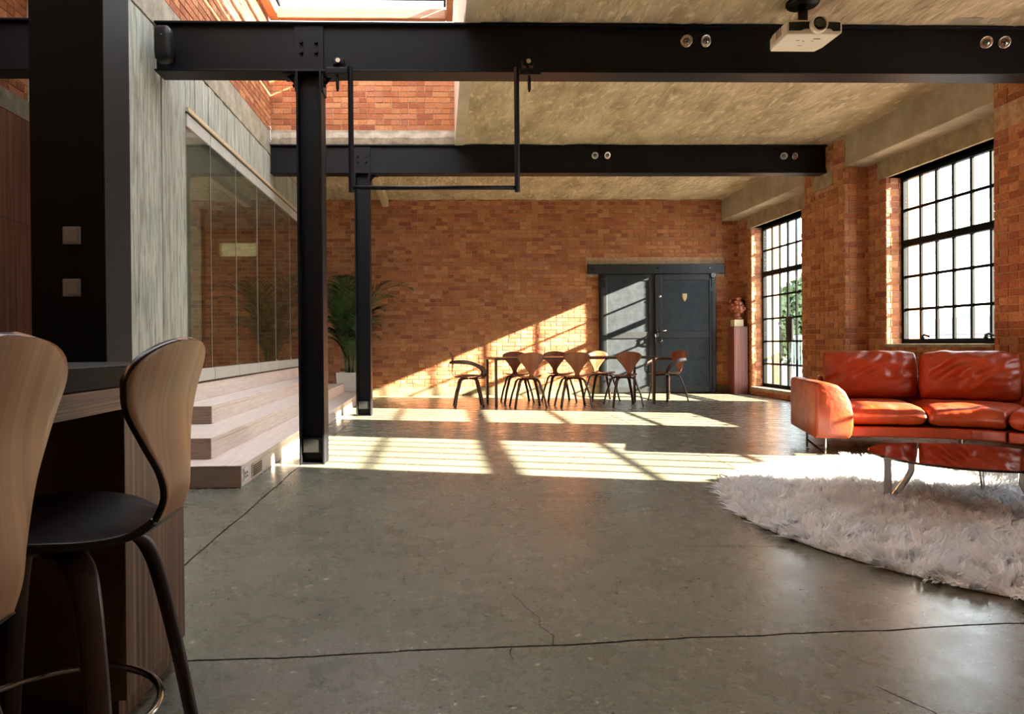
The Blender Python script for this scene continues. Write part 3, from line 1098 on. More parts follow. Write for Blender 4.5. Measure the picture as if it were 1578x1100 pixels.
# floor socket and warm air grille in the lowest riser
gr = empty('air_grille', (RX[0] + 0.0, 4.90, 0.018))
tag(gr, 'small louvred air grille set in the lowest riser', 'grille')
box(0, 0.004, 0, 0.27, 0, 0.10).build('plate', 'bronze', gr)
for k in range(5):
    box(0.0042, 0.009, 0.02, 0.25, 0.012 + 0.016 * k, 0.019 + 0.016 * k).build('slat', 'blackpl', gr)
for k, yy in enumerate((4.70, 8.62)):
    so = empty('floor_socket', (RX[0], yy, 0.03))
    tag(so, ['twin power socket in the lowest riser beside the air grille', 'small power socket low on the riser beyond the first post'][k], 'socket')
    sp_ = box(0, 0.006, 0, 0.086, 0, 0.086).build('plate', 'white', so, bevel=0.002)
    for dy in (0.022, 0.064):
        for dz in (0.03, 0.055):
            box(0.0062, 0.008, dy - 0.008, dy + 0.008, dz - 0.008, dz + 0.008).build('pin_slot', 'blackpl', sp_)

# ------------------------------------------------------------------ steel posts and beams
PX0, PX1 = -1.130, -0.930


def post(y0, ztop, label):
    p = empty('steel_post', (PX0, y0, 0))
    tag(p, label, 'post', 'black steel posts')
    D = 0.21
    W_ = PX1 - PX0
    for a in (0, W_ - 0.016):
        box(a, a + 0.016, 0, D, 0, ztop).build('flange', 'steel', p, bevel=0.003)
    box(0.0165, W_ - 0.0165, D / 2 - 0.007, D / 2 + 0.007, 0, ztop).build('web', 'steel', p)
    box(0.0165, W_ - 0.0165, 0.004, D / 2 - .0075, 0, 0.012).build('base_plate', 'steel', p)
    box(0.02, W_ - 0.02, 0.02, D / 2 - 0.0075, 0.09, 0.20).build('socket_box', 'greypanel', p, bevel=0.004)
    box(0.03, W_ - 0.03, 0.010, 0.0195, 0.095, 0.195).build('cover_plate', 'greypanel', p, bevel=0.003)
    # angle cleats and bolts under the beam
    for s, x0 in ((-1, 0), (1, W_)):
        cl_ = box(min(x0, x0 + s * 0.012), max(x0, x0 + s * 0.012), 0.02, D - 0.02, ztop - 0.15, ztop - 0.001).build('cleat', 'steel', p)
        box(min(x0 + s * 0.0125, x0 + s * 0.11), max(x0 + s * 0.0125, x0 + s * 0.11), 0.02, D - 0.02, ztop - 0.014, ztop - 0.001).build('cleat', 'steel', p)
        for zz in (0.045, 0.10):
            MB().cyl((x0 + s * 0.0122, 0.045, ztop - zz), (x0 + s * 0.032, 0.045, ztop - zz), 0.014, n=6).build('bolt', 'steel', cl_)
            MB().cyl((x0 - s * 0.0162, 0.045, ztop - zz), (x0 - s * 0.030, 0.045, ztop - zz), 0.011, n=6).build('bolt', 'steel', cl_)
        mbg = MB()
        mbg.ring([[(x0 + s * 0.0125, yy, ztop - 0.015), (x0 + s * 0.085, yy, ztop - 0.015), (x0 + s * 0.0125, yy, ztop - 0.09)] for yy in (0.08, 0.092)])
        fixn(mbg.build('gusset', 'steel', p))
    return p


def ibeam(x0, x1, yc, z0, z1, label, plates, name='steel_beam'):
    b = empty(name, (x0, yc, z0))
    tag(b, label, 'beam', 'black steel beams')
    Lb, H = x1 - x0, z1 - z0
    hw = 0.10
    box(0, Lb, -hw, hw, 0, 0.016).build('bottom_flange', 'steel', b, bevel=0.003)
    box(0, Lb, -hw, hw, H - 0.016, H).build('top_flange', 'steel', b, bevel=0.003)
    box(0, Lb, -0.055, -0.041, 0.0162, H - 0.0162).build('web', 'steel', b)
    for px in plates:
        pl_ = box(px - x0 - 0.115, px - x0 + 0.115, -0.075, -0.0555, 0.0163, H - 0.0163).build('splice_plate', 'steel', b, bevel=0.002)
        for dx in (-0.058, 0.058):
            for dz in (0.40, 0.60):
                MB().cyl((px - x0 + dx, -0.0755, H * dz), (px - x0 + dx, -0.10, H * dz), 0.017, 0.014, n=6).build('bolt', 'steel', pl_)
    return b


B1Z0, B1Z1, B2Z0, B2Z1 = 3.128, 3.525, 3.243, 3.622
B1Y, B2Y = 5.615, 9.325
post(5.51, B1Z0, 'black steel post standing at the near end of the steps')
post(9.22, B2Z0, 'black steel post further back beside the potted palm')
ibeam(XL + 0.012, XP + 0.3, B1Y, B1Z0, B1Z1, 'black steel beam nearest the camera, carrying the projector wall', (-1.03,))
ibeam(XL + 0.012, XP - 0.002, B2Y, B2Z0, B2Z1, 'shorter black steel beam spanning further back below the brick well', (-1.03,))
ibeam(-3.60, XL - 0.302, B1Y - 0.05, 3.115, 3.515, 'dark steel beam end seen left of the black column', (), 'kitchen_beam')

# twin spotlights on the beams
SP = [(1058, 1088, 63, 5.545, 0), (1520, 1548, 65, 5.545, 0), (917, 936, 239.5, 9.26, 1), (1208, 1225, 240.5, 9.26, 1)]
names = ['right of centre on the nearest beam', 'at the right end of the nearest beam', 'near the middle of the further beam', 'at the right end of the further beam']


def at_y(px, py, Y):
    d = r2 * ((px - CX) / FPX) + d2 * ((py - CY) / FPX) + fw
    return Vector((0, 0, EYE)) + d * (Y / d.y)


for k, (xa, xb, yy, Y, bi) in enumerate(SP):
    for j, xx in enumerate((xa, xb)):
        c = at_y(xx, yy, Y - 0.06)
        s = empty('spotlight', c)
        tag(s, ('left' if j == 0 else 'right') + ' chrome spotlight of the pair ' + names[k], 'spotlight', 'beam spotlights')
        ax = Vector(((-0.55 if j == 0 else 0.35) if k != 1 else -0.2, -1, -0.35)).normalized()
        MB().lathe([(0.02, 0.06), (0.025, 0.055), (0.025, -0.01), (0.02, -0.018)], (0, 0, 0), 18, -ax).build('housing', 'dkchrome', s, True)
        MB().lathe([(0.044, -0.010), (0.047, -0.004), (0.047, 0.005), (0.040, 0.005), (0.038, -0.010)], (0, 0, 0), 28, ax).build('rim', 'chrome', s, True)
        mb = MB()
        n_ = 20
        rows = [[ax.orthogonal().normalized() * r_ * math.cos(2 * PI * i / n_) + ax.cross(ax.orthogonal()).normalized() * r_ * math.sin(2 * PI * i / n_) + ax * z_ for i in range(n_)]
                for r_, z_ in ((0.039, 0.003), (0.034, -0.010), (0.024, -0.02), (0.010, -0.025))]
        mb.ring(rows)
        mb.build('reflector', 'lamp', s)
        MB().lathe([(0.001, 0.0), (0.010, -0.002), (0.010, -0.02), (0.001, -0.022)], (0, 0, 0), 10, ax).build('bulb', 'white', s, True)
        q = Vector((c.x, Y + 0.008, c.z)) - Vector(c)
        MB().cyl(-ax * 0.04, (-ax * 0.04).lerp(q, 1.0), 0.010, n=8).build('stem', 'blackpl', s)

wb = empty('wall_cleat', (XL + 0.008, 9.17, 3.63))
tag(wb, 'white metal cleat on the left wall beside the further beam', 'bracket')
MB().tube([(0.0, 0, 0.0), (0.022, 0, 0.012), (0.022, 0, 0.21), (0.0, 0, 0.222)], 0.007).build('bar', 'white', wb, True)
for z_ in (0.04, 0.18):
    MB().lathe([(0.014, 0), (0.014, 0.006), (0.008, 0.018), (0.001, 0.018)], (0.024, 0.0, z_), 10, (1, -0.4, 0)).build('knob', 'chrome', wb, True)

# small loudspeaker at the left end of the beam
sp = empty('wall_speaker', (-2.10, 5.36, 3.13))
tag(sp, 'small black loudspeaker at the left end of the nearest beam', 'speaker')
prof = []
for i in range(16):
    a = 2 * PI * i / 16
    prof.append((0.062 * max(-1, min(1, 1.25 * math.cos(a))), 0.055 * max(-1, min(1, 1.25 * math.sin(a)))))
MB().ring([[(x * s, y * s, z) for x, y in prof] for s, z in ((0.6, 0.0), (0.92, 0.02), (1.0, 0.07), (1.0, 0.20), (0.92, 0.25), (0.6, 0.27))]).build('cabinet', 'blackpl', sp, True)
MB().lathe([(0.006, 0), (0.007, 0.003), (0.004, 0.004), (0.001, 0.003)], (0, -0.056, 0.19), 16, (0, -1, 0)).build('tweeter', 'dkchrome', sp, True)
box(-0.02, 0.02, 0.055, 0.19, 0.10, 0.16).build('bracket', 'blackpl', sp)

# pull-up bar hung from the nearest beam
pu = empty('pull_up_bar', (-0.688, 5.44, 2.17))
tag(pu, 'black pull-up bar hanging on two rods from the nearest beam', 'pull-up bar')
Wp = 1.308
for x in (0, Wp):
    MB().tube([(x, 0, -0.02), (x, 0, 0.5), (x, 0, 0.965)], 0.0, flat=(0.034, 0.034)).build('rod', 'steel', pu)
MB().cyl((0.017, 0, 0.015), (Wp - 0.017, 0, 0.015), 0.017, n=14).build('grip_bar', 'steel', pu, True)
for x, s in ((0, -1), (Wp, 1)):
    cb = box(x + (s * 0.017 if s > 0 else -0.19), x + (0.19 if s > 0 else -0.017), -0.045, 0.05, 0.895, 0.945).build('clamp_arm', 'steel', pu, bevel=0.006)
    box(x + s * 0.09 - 0.045, x + s * 0.09 + 0.045, -0.035, 0.06, 0.97, 1.02).build('clamp_jaw', 'steel', cb, bevel=0.006)
    MB().cyl((x + s * 0.09, -0.036, 0.995), (x + s * 0.09, -0.055, 0.995), 0.020, n=6).build('clamp_nut', 'chrome', cb)
    MB().lathe([(0.008, 0.0), (0.014, -0.03), (0.013, -0.10), (0.006, -0.125)], (x + s * 0.10, -0.01, 0.893), 10).build('clamp_handle', 'blackpl', cb, True)
    box(x + s * 0.09 - 0.012, x + s * 0.09 + 0.012, 0.0, 0.06, 0.946, 0.969).build('clamp_bolt', 'steel', cb)

# ceiling projector
pj = empty('projector', (2.765, 4.98, 3.20))
tag(pj, 'cream ceiling projector with a round lens in front of the nearest beam', 'projector')
prof0 = [(-0.205, 0.018), (-0.20, 0.0), (0.18, 0.0), (0.205, 0.02), (0.205, 0.09), (0.19, 0.108), (-0.19, 0.108), (-0.205, 0.09)]
loops = []
for yy, sx, zb in ((0.0, 1.0, 0.004), (0.012, 1.02, 0.0), (0.22, 1.0, 0.0), (0.30, 0.90, 0.004), (0.325, 0.82, 0.02)):
    loops.append([(x * sx, yy, max(z, zb) if z < 0.05 else z) for x, z in prof0])
fixn(MB().ring(loops).build('shell', 'cream', pj, bevel=0.006))
MB().ring([[(-0.19, y, 0.03), (-0.10, y, 0.03), (-0.07, y, 0.045), (0.12, y, 0.045), (0.14, y, 0.028), (0.192, y, 0.03), (0.192, y, 0.09), (0.11, y, 0.094), (-0.10, y, 0.094), (-0.19, y, 0.09)]
           for y in (-0.004, 0.004)]).build('front_grille', 'blackpl', pj)
lx, lz = 0.018, 0.066
lr_ = MB().lathe([(0.050, 0.0), (0.060, 0.004), (0.064, 0.03), (0.060, 0.05), (0.052, 0.05), (0.050, 0.02)], (lx, 0.0, lz), 32, (0, -1, 0)).build('lens_ring', 'cream', pj, True)
MB().lathe([(0.001, 0.044), (0.03, 0.042), (0.0515, 0.036), (0.0515, 0.02), (0.001, 0.02)], (lx, 0.0, lz), 28, (0, -1, 0)).build('lens', 'lens', lr_, True)
for x, y, sx, sy in ((-0.09, 0.09, 0.03, 0.006), (-0.035, 0.10, 0.014, 0.010), (0.03, 0.06, 0.05, 0.012), (0.03, 0.10, 0.02, 0.004), (-0.03, 0.18, 0.03, 0.005)):
    box(x, x + sx, y, y + sy, -0.0015, -0.0002).build('lettering_dash', 'blackpl', pj)  # small dark dashes, added in place of unreadable lettering
for y in (0.08, 0.11, 0.14):
    box(-0.2105, -0.2075, y, y + 0.012, 0.03, 0.09).build('side_vent', 'ashend', pj)
MB().cyl((0, 0.16, 0.108), (0, 0.16, 0.315), 0.035, n=16).build('ceiling_stem', 'blackpl', pj, True)
MB().lathe([(0.11, 0.0), (0.12, 0.012), (0.12, 0.03), (0.02, 0.03)], (0, 0.16, 0.292), 20).build('ceiling_rose', 'blackpl', pj, True)

# ------------------------------------------------------------------ sliding steel door
dr = struct(empty('door_1', (2.99, YB - 0.10, 0.0)))
DW, DH = 2.17, 2.215
tr = box(-0.235, 2.34, 0.02, 0.075, 2.235, 2.415).build('header_track', 'doorframe', dr, bevel=0.004)
for x in (-0.15, 1.08, 2.06):
    MB().cyl((x, 0.0195, 2.335), (x, 0.006, 2.335), 0.018, n=8).build('track_bolt', 'dkchrome', dr)
box(-0.02, DW + .0, 0.06, 0.099, 0.02, 2.234).build('back_sheet', 'doorframe', dr)


def leaf(x0, x1, nm, y):
    lf = empty(nm, (x0, y, 0.02))
    lf.parent = dr
    Wd = x1 - x0
    H = 2.20
    a = 0.125 if nm == 'door_leaf' else 0.10
    for nm2, q in (('stile', (0, a, 0, H)), ('stile', (Wd - a, Wd, 0, H)), ('rail', (a, Wd - a, H - 0.11, H)), ('rail', (a, Wd - a, 0, 0.11)), ('rail', (a, Wd - a, 1.01, 1.13))):
        box(q[0] + .001, q[1] - .001, 0, 0.030, q[2] + .001, q[3] - .001).build(nm2, 'doorframe', lf, bevel=0.004)
    box(a, Wd - a, 0.015, 0.025, 1.13, H - 0.11).build('panel', 'doorsteel', lf)
    box(a, Wd - a, 0.015, 0.025, 0.11, 1.01).build('panel', 'doorsteel', lf)
    return lf


l1 = leaf(0.0, 1.03, 'door_leaf', 0.032)
l2 = leaf(1.02, 2.165, 'door_leaf', 0.000)
for x, y in ((0.06, 0.031), (2.105, -0.001)):
    mb = MB()
    mb.box(x - 0.022, x + 0.022, y - 0.014, y, 1.98, 2.23)
    mb.build('hanger_strap', 'doorframe', dr)
    MB().lathe([(0.001, 0), (0.045, 0), (0.045, 0.016), (0.001, 0.016)], (x, y - 0.0145, 2.20), 18, (0, -1, 0)).build('hanger_wheel', 'dkchrome', dr)
    for zz in (2.0, 2.06, 2.12):
        MB().cyl((x, y - 0.0145, zz), (x, y - 0.024, zz), 0.012, n=6).build('strap_bolt', 'dkchrome', dr)
# lock, lever handles and spy hole
box(1.035, 1.10, -0.018, -0.0005, 1.02, 1.20).build('lock_plate', 'blackpl', dr, bevel=0.003)
MB().tube([(1.07, -0.018, 1.15), (1.07, -0.06, 1.15), (1.12, -0.07, 1.16), (1.20, -0.07, 1.17)], 0.012).build('lever_handle', 'blackpl', dr, True)
MB().tube([(1.00, 0.03, 1.14), (1.00, -0.03, 1.12), (1.005, -0.04, 1.03), (1.0, 0.0, 0.94)], 0.012).build('pull_handle', 'blackpl', dr, True)
MB().lathe([(0.03, 0), (0.03, 0.02), (0.02, 0.03), (0.001, 0.03)], (1.12, -0.0006, 0.98), 14, (0, -1, 0)).build('lock_knob', 'dkchrome', dr, True)
MB().lathe([(0.03, 0), (0.03, 0.012), (0.018, 0.028), (0.001, 0.03)], (1.105, -0.0006, 1.81), 14, (0, -1, 0)).build('door_viewer', 'chrome', dr, True)
sh = [(-0.062, 0.09), (-0.03, 0.105), (0.0, 0.092), (0.03, 0.105), (0.062, 0.09), (0.066, 0.02), (0.045, -0.05), (0.0, -0.115), (-0.045, -0.05), (-0.066, 0.02)]
bd = MB().ring([[(1.575 + x * s, y, 1.79 + z * s) for x, z in sh] for s, y in ((0.72, 0.0140), (0.72, 0.009), (0.56, 0.003))])
bd.build('shield_badge', 'brass', dr)
box(-0.02, -0.002, 0.045, 0.0595, 0.02, 2.2).build('jamb_strip', 'doorframe', dr)
box(2.07, 2.10, -0.010, -0.0005, 0.06, 1.9).build('guide_strip', 'blackpl', dr)

# ------------------------------------------------------------------ black column with switches
kc = empty('black_column', (-2.165, 3.72, 0))
tag(kc, 'tall black clad column behind the bar with two switch plates', 'column')
box(0, 0.385, 0, 0.004, 0, 4.28).build('front_panel', 'blackpanel', kc)
box(0.002, 0.383, 0.005, 0.30, 0, 4.28).build('core', 'blackpanel', kc)
box(0.3832, 0.390, 0.001, 0.30, 0, 4.28).build('side_panel', 'greypanel', kc)
for zz, lab in ((1.545, 'upper grey light switch plate on the black column'), (1.272, 'lower grey light switch plate on the black column')):
    c = at_y(111.5, 363 if zz > 1.4 else 443.5, 3.72)
    sw = empty('light_switch', (c.x, 3.7195, c.z))
    tag(sw, lab, 'switch', 'column light switches')
    sp_ = box(-0.047, 0.047, -0.008, 0.0, -0.047, 0.047).build('plate', 'grey', sw, bevel=0.003)
    box(-0.036, 0.036, -0.011, -0.0082, -0.036, 0.036).build('rocker', 'grey', sp_, bevel=0.002)

# ------------------------------------------------------------------ bar
XB = -0.785
bt = tag(box(-1.75, XB, -1.2, 2.12, 0.852, 0.905).build('bar_worktop', 'stone', bevel=0.004), 'black stone worktop of the breakfast bar by the stools', 'worktop')
bar = empty('breakfast_bar', (XB, 0, 0))
tag(bar, 'striped dark veneer breakfast bar behind the stools', 'bar counter')
box(-0.96, -0.004, -1.2, 2.118, 0.795, 0.851).build('apron', 'zebrah', bar, bevel=0.002)
box(-0.96, 0.0, 1.73, 2.118, 0.07, 0.794).build('end_panel', 'zebra', bar, bevel=0.002)
box(-0.94, -0.03, 1.75, 2.09, 0.0, 0.069).build('plinth', 'zebra', bar)
for k in range(4):
    box(-0.47, -0.45, -1.18 + 0.725 * k, -1.18 + 0.725 * k + 0.72, 0.06, 0.793).build('back_panel', 'zebra', bar)
box(-0.94, -0.48, -1.2, 1.72, 0.0, 0.059).build('plinth', 'blackpanel', bar)


# ------------------------------------------------------------------ moulded plywood chairs
def shell_rows(prof, n=11):
    """prof: (y, z, half width, cup) ; cup lifts the side edges along the local normal"""
    rows = []
    P = [(p[0], p[1]) for p in prof]
    for i, (y, z, hw, cup) in enumerate(prof):
        a = Vector((P[max(i - 1, 0)][0], P[max(i - 1, 0)][1]))
        b = Vector((P[min(i + 1, len(P) - 1)][0], P[min(i + 1, len(P) - 1)][1]))
        t = (b - a).normalized()
        nrm = Vector((-t.y, t.x))          # in (y,z); chosen so that seat normal points up
        if nrm.y < 0 and abs(nrm.y) > 0.5:
            nrm = -nrm
        row = []
        for j in range(n):
            s = -1 + 2 * j / (n - 1)
            off = cup * s * s
            row.append((hw * s, y + nrm.x * off, z + nrm.y * off))
        rows.append(row)
    return rows


def interp(prof, m):
    """smooth resample of a profile (Catmull-Rom)"""
    out = []
    n = len(prof)
    for k in range(n - 1):
        p0, p1, p2, p3 = (np.array(prof[max(k - 1, 0)]), np.array(prof[k]), np.array(prof[k + 1]), np.array(prof[min(k + 2, n - 1)]))
        for i in range(m):
            t = i / m
            out.append(tuple(0.5 * ((2 * p1) + (-p0 + p2) * t + (2 * p0 - 5 * p1 + 4 * p2 - p3) * t * t + (-p0 + 3 * p1 - 3 * p2 + p3) * t ** 3)))
    out.append(tuple(prof[-1]))
    return out


def bent_leg(sx, sy, zs, rx, ry, z_end=0.0, w0=0.056, w1=0.034, t0=0.026, t1=0.020, curve=1.0):
    """laminated leg: runs out under the seat, bends and drops to the floor at (rx, ry)"""
    pts = [(0.02 * sx, 0.025 * sy, zs), (rx * 0.40 * sx, ry * 0.40 * sy, zs - 0.002), (rx * 0.55 * sx, ry * 0.55 * sy, zs - 0.018),
           (rx * 0.64 * sx, ry * 0.64 * sy, zs - 0.055), (rx * 0.72 * sx, ry * 0.72 * sy, zs - 0.13), (rx * 0.86 * sx, ry * 0.86 * sy, zs * 0.42), (rx * sx, ry * sy, z_end)]
    sm = interp([tuple(map(float, p)) for p in pts], 4)
    n = len(sm)
    ws = [w0 + (w1 - w0) * i / (n - 1) for i in range(n)]
    ts = [t0 + (t1 - t0) * i / (n - 1) for i in range(n)]
    side = Vector((-ry * sy, rx * sx, 0)).normalized()
    ups = []
    P = [Vector(p) for p in sm]
    for i in range(n):
        d = (P[min(i + 1, n - 1)] - P[max(i - 1, 0)]).normalized()
        ups.append(tuple(d.cross(side)))
    return MB().tube(sm, 0, flat=(ws, ts), up=ups)


def crown(y0, z0, w0, cup0, h, dy, n=9):
    """elliptical top of a backrest above its widest point"""
    out = []
    for i in range(1, n + 1):
        a = math.radians(83) * i / n
        out.append((y0 + dy * math.sin(a), z0 + h * math.sin(a), w0 * math.cos(a), cup0 * math.cos(a) ** 2))
    return out


def side_profile(k=1.0, zs=0.44, bh=0.38, bw=0.205, waist=0.036):
    seat = [(0.225, zs + 0.000, 0.030, 0.0), (0.215, zs + 0.006, 0.105, 0.0), (0.18, zs + 0.012, 0.160, 0.004), (0.11, zs + 0.012, 0.200, 0.014), (0.02, zs + 0.006, 0.215, 0.024),
            (-0.07, zs - 0.002, 0.195, 0.028), (-0.14, zs - 0.006, 0.140, 0.018), (-0.195, zs - 0.002, 0.075, 0.006), (-0.228, zs + 0.014, waist + 0.006, 0.0)]
    back = [(-0.228, zs + 0.014, waist + 0.006, 0.0), (-0.250, zs + 0.05, waist, 0.0), (-0.255, zs + 0.10, waist + 0.018, -0.002), (-0.253, zs + 0.18, waist + 0.075, -0.010), (-0.258, zs + 0.25, bw * 0.84, -0.024), (-0.266, zs + bh * 0.78, bw, -0.032)]
    return interp(seat, 3), interp(back, 4) + crown(-0.266, zs + bh * 0.78, bw, -0.032, bh * 0.22, -0.02)


def make_chair(label, arms=False):
    t = empty('armchair' if arms else 'side_chair')
    tag(t, label, 'chair', 'dining chairs')
    zs = 0.445
    s_, b_ = side_profile(zs=zs, bh=0.375, bw=0.205)
    fixn(MB().sheet(shell_rows(s_), 0.010).build('seat', 'walnut', t, True))
    fixn(MB().sheet(shell_rows(b_), 0.010).build('backrest', 'walnut', t, True))
    for sx in (-1, 1):
        for sy in (-1, 1):
            fixn(bent_leg(sx, sy, zs - 0.022, 0.235, 0.22 if sy < 0 else 0.205).build('leg', 'dkwood', t, True))
    if arms:
        for sx in (-1, 1):
            pts = [(0.02 * sx, -0.288, zs + 0.225), (0.13 * sx, -0.268, zs + 0.226), (0.235 * sx, -0.17, zs + 0.232), (0.285 * sx, -0.02, zs + 0.224), (0.30 * sx, 0.11, zs + 0.185),
                   (0.295 * sx, 0.205, zs + 0.125), (0.275 * sx, 0.235, zs + 0.060), (0.235 * sx, 0.205, zs + 0.012), (0.17 * sx, 0.14, zs - 0.012), (0.09 * sx, 0.06, zs - 0.018)]
            sm = interp(pts, 4)
            n = len(sm)
            ws = [0.034 + 0.022 * math.sin(PI * i / (n - 1)) for i in range(n)]
            ups = []
            P = [Vector(p) for p in sm]
            for i in range(n):
                tt = i / (n - 1)
                ups.append((sx * (1 - 0.6 * tt), -0.3 + 0.9 * tt, 0.15 + 0.25 * tt))
            fixn(MB().tube(sm, 0, flat=(ws, [0.013] * n), up=ups).build('armrest', 'dkwood', t, True))
    return t


TC, TR = Vector((2.01, 10.74, 0)), math.radians(5.5)


def tloc(x, y):
    return (TC.x + x * math.cos(TR) - y * math.sin(TR), TC.y + x * math.sin(TR) + y * math.cos(TR), 0)


tb = empty('dining_table', TC, TR)
tag(tb, 'long slim dark wood dining table in front of the brick wall', 'table')
TL, TWd, TH = 2.50, 0.84, 0.74
box(-TL / 2, TL / 2, -TWd / 2, TWd / 2, TH - 0.035, TH).build('tabletop', 'dkwood', tb, bevel=0.003)
for sx in (-1, 1):
    for sy in (-1, 1):
        x, y = sx * (TL / 2 - 0.022), sy * (TWd / 2 - 0.022)
        box(x - 0.02, x + 0.02, y - 0.02, y + 0.02, 0, TH - 0.0355).build('leg', 'dkwood', tb, bevel=0.002)

side0 = make_chair('walnut side chair on the near side of the table, nearest its left end')
side0.location = tloc(-0.755, -0.42)
side0.rotation_euler = (0, 0, TR)
dup(side0, tloc(-0.055, -0.42), TR - 0.03, 'walnut side chair on the near side at the middle of the table', 'dining chairs')
dup(side0, tloc(0.73, -0.42), TR, 'walnut side chair on the near side, overlapping the dark steel door', 'dining chairs')
dup(side0, tloc(-0.72, 0.50), TR + PI - 0.04, 'walnut side chair on the far side of the table, nearest its left end', 'dining chairs')
dup(side0, tloc(-0.02, 0.50), TR + PI, 'walnut side chair on the far side at the middle of the table', 'dining chairs')
dup(side0, tloc(0.70, 0.50), TR + PI + 0.03, 'walnut side chair on the far side against the left door leaf', 'dining chairs')
arm0 = make_chair('walnut armchair with looped arms at the left end of the table', True)
arm0.location = (0.43, 10.52, 0)
arm0.rotation_euler = (0, 0, -PI / 2 + 0.02)
dup(arm0, (3.69, 11.08, 0), PI / 2 + 0.38, 'walnut armchair with looped arms at the right end, before the door', 'dining chairs')


def make_stool(label):
    t = empty('bar_stool')
    tag(t, label, 'bar stool', 'bar stools')
    zs = 0.585
    seat = [(0.22, zs - 0.004, 0.03, 0.0), (0.21, zs + 0.004, 0.105, 0.0), (0.175, zs + 0.012, 0.160, 0.004), (0.10, zs + 0.012, 0.202, 0.014), (0.01, zs + 0.004, 0.215, 0.022),
            (-0.08, zs - 0.006, 0.198, 0.024), (-0.15, zs - 0.008, 0.150, 0.016), (-0.20, zs + 0.004, 0.100, 0.006), (-0.232, zs + 0.03, 0.078, 0.0)]
    back = interp([(-0.232, zs + 0.03, 0.072, 0.0), (-0.247, zs + 0.07, 0.066, 0.0), (-0.248, zs + 0.12, 0.080, -0.003), (-0.242, zs + 0.185, 0.125, -0.010), (-0.242, zs + 0.25, 0.178, -0.018),
                   (-0.252, zs + 0.30, 0.202, -0.022)], 5) + crown(-0.252, zs + 0.30, 0.202, -0.022, 0.082, -0.026)
    fixn(MB().sheet(shell_rows(interp(seat, 4), 15), 0.016).build('seat', 'seatblk', t, True))
    bk = MB().sheet(shell_rows(back, 15), 0.013)
    o = fixn(bk.build('backrest', 'walnutback', t, True))
    o.data.materials.append(M['seatblk'])
    # dark inner face and lipping: every face that looks towards the sitter or sideways
    for p in o.data.polygons:
        if p.normal.y > -0.35:
            p.material_index = 1
    for sx in (-1, 1):
        for sy in (-1, 1):
            fixn(bent_leg(sx, sy, zs - 0.03, 0.225, 0.215, w0=0.058, w1=0.036, t0=0.026, t1=0.020).build('leg', 'dkwood', t, True))
    ring = []
    for i in range(33):
        a = 2 * PI * i / 32
        ring.append((0.205 * math.cos(a) * 1.0, 0.20 * math.sin(a), 0.215))
    mb_ = MB().tube(ring[:-1] + [ring[0]], 0.008, 8)
    mb_.build('footrest', 'chrome', t, True)
    return t


st0 = make_stool('walnut backed bar stool further from the camera, with its dark seat showing')
st0.location = (-0.785, 1.40, 0)
st0.rotation_euler = (0, 0, PI / 2 + 0.03)
dup(st0, (-0.785, 0.82, 0), PI / 2 + 0.02, 'walnut backed bar stool at the left edge, closest to the camera', 'bar stools')


# ------------------------------------------------------------------ sofa
def lerp2(P, t):
    t = max(0, min(1, t)) * (len(P) - 1)
    i = min(int(t), len(P) - 2)
    return Vector(P[i]).lerp(Vector(P[i + 1]), t - i)


def smooth2(P, m=6):
    return [Vector(p[:2]) for p in interp([(float(a), float(b)) for a, b in P], m)]


def cushion(F, B, z0, z1, nu=48, nv=28, p=7.0, wr=0.012, seed=0, crown=0.02):
    """puffy pad over the plan between the front curve F and the back curve B"""
    top, bot = [], []
    zc, h = (z0 + z1) / 2, (z1 - z0) / 2
    rows_t, rows_b = [], []
    for j in range(nv + 1):
        v = j / nv
        rt_, rb_ = [], []
        for i in range(nu + 1):
            u = i / nu
            a, b = lerp2(F, u), lerp2(B, u)
            q = a.lerp(b, v)
            eu, ev = abs(2 * u - 1), abs(2 * v - 1)
            k = (max(0.0, 1 - eu ** (p * 1.6)) ** 0.5) * (max(0.0, 1 - ev ** p) ** 0.5)
            n1 = noise.noise(Vector((q.x * 9 + seed, q.y * 5, 1.3))) + 0.6 * noise.noise(Vector((q.x * 21 + seed, q.y * 9, 2.3)))
            zt = zc + h * k + crown * k * (1 - eu ** 2) * (1 - ev ** 2) + wr * n1 * k * (0.4 + 0.6 * ev)
            rt_.append((q.x, q.y, zt))
            rb_.append((q.x, q.y, zc - h * k))
        rows_t.append(rt_)
        rows_b.append(rb_)
    mb_ = MB()
    n = nu + 1
    mb_.v = [p_ for r in rows_t for p_ in r] + [p_ for r in rows_b for p_ in r]
    T = n * (nv + 1)
    for j in range(nv):
        for i in range(nu):
            a = j * n + i
            mb_.f.append((a, a + 1, a + n + 1, a + n))
            mb_.f.append((T + a, T + a + n, T + a + n + 1, T + a + 1))
    return mb_


def solid(F, B, z0, z1, n=14):
    """prism between two plan curves"""
    loop = [lerp2(F, i / n) for i in range(n + 1)] + [lerp2(B, i / n) for i in range(n, -1, -1)]
    return MB().ring([[(p.x, p.y, z0) for p in loop], [(p.x, p.y, z1) for p in loop]])


SO = Vector((3.09, 5.58, 0))
so = empty('sofa', SO)
tag(so, 'burnt orange leather corner sofa under the window', 'sofa')


def loc(P):
    return [(p[0] - SO.x, p[1] - SO.y) for p in P]


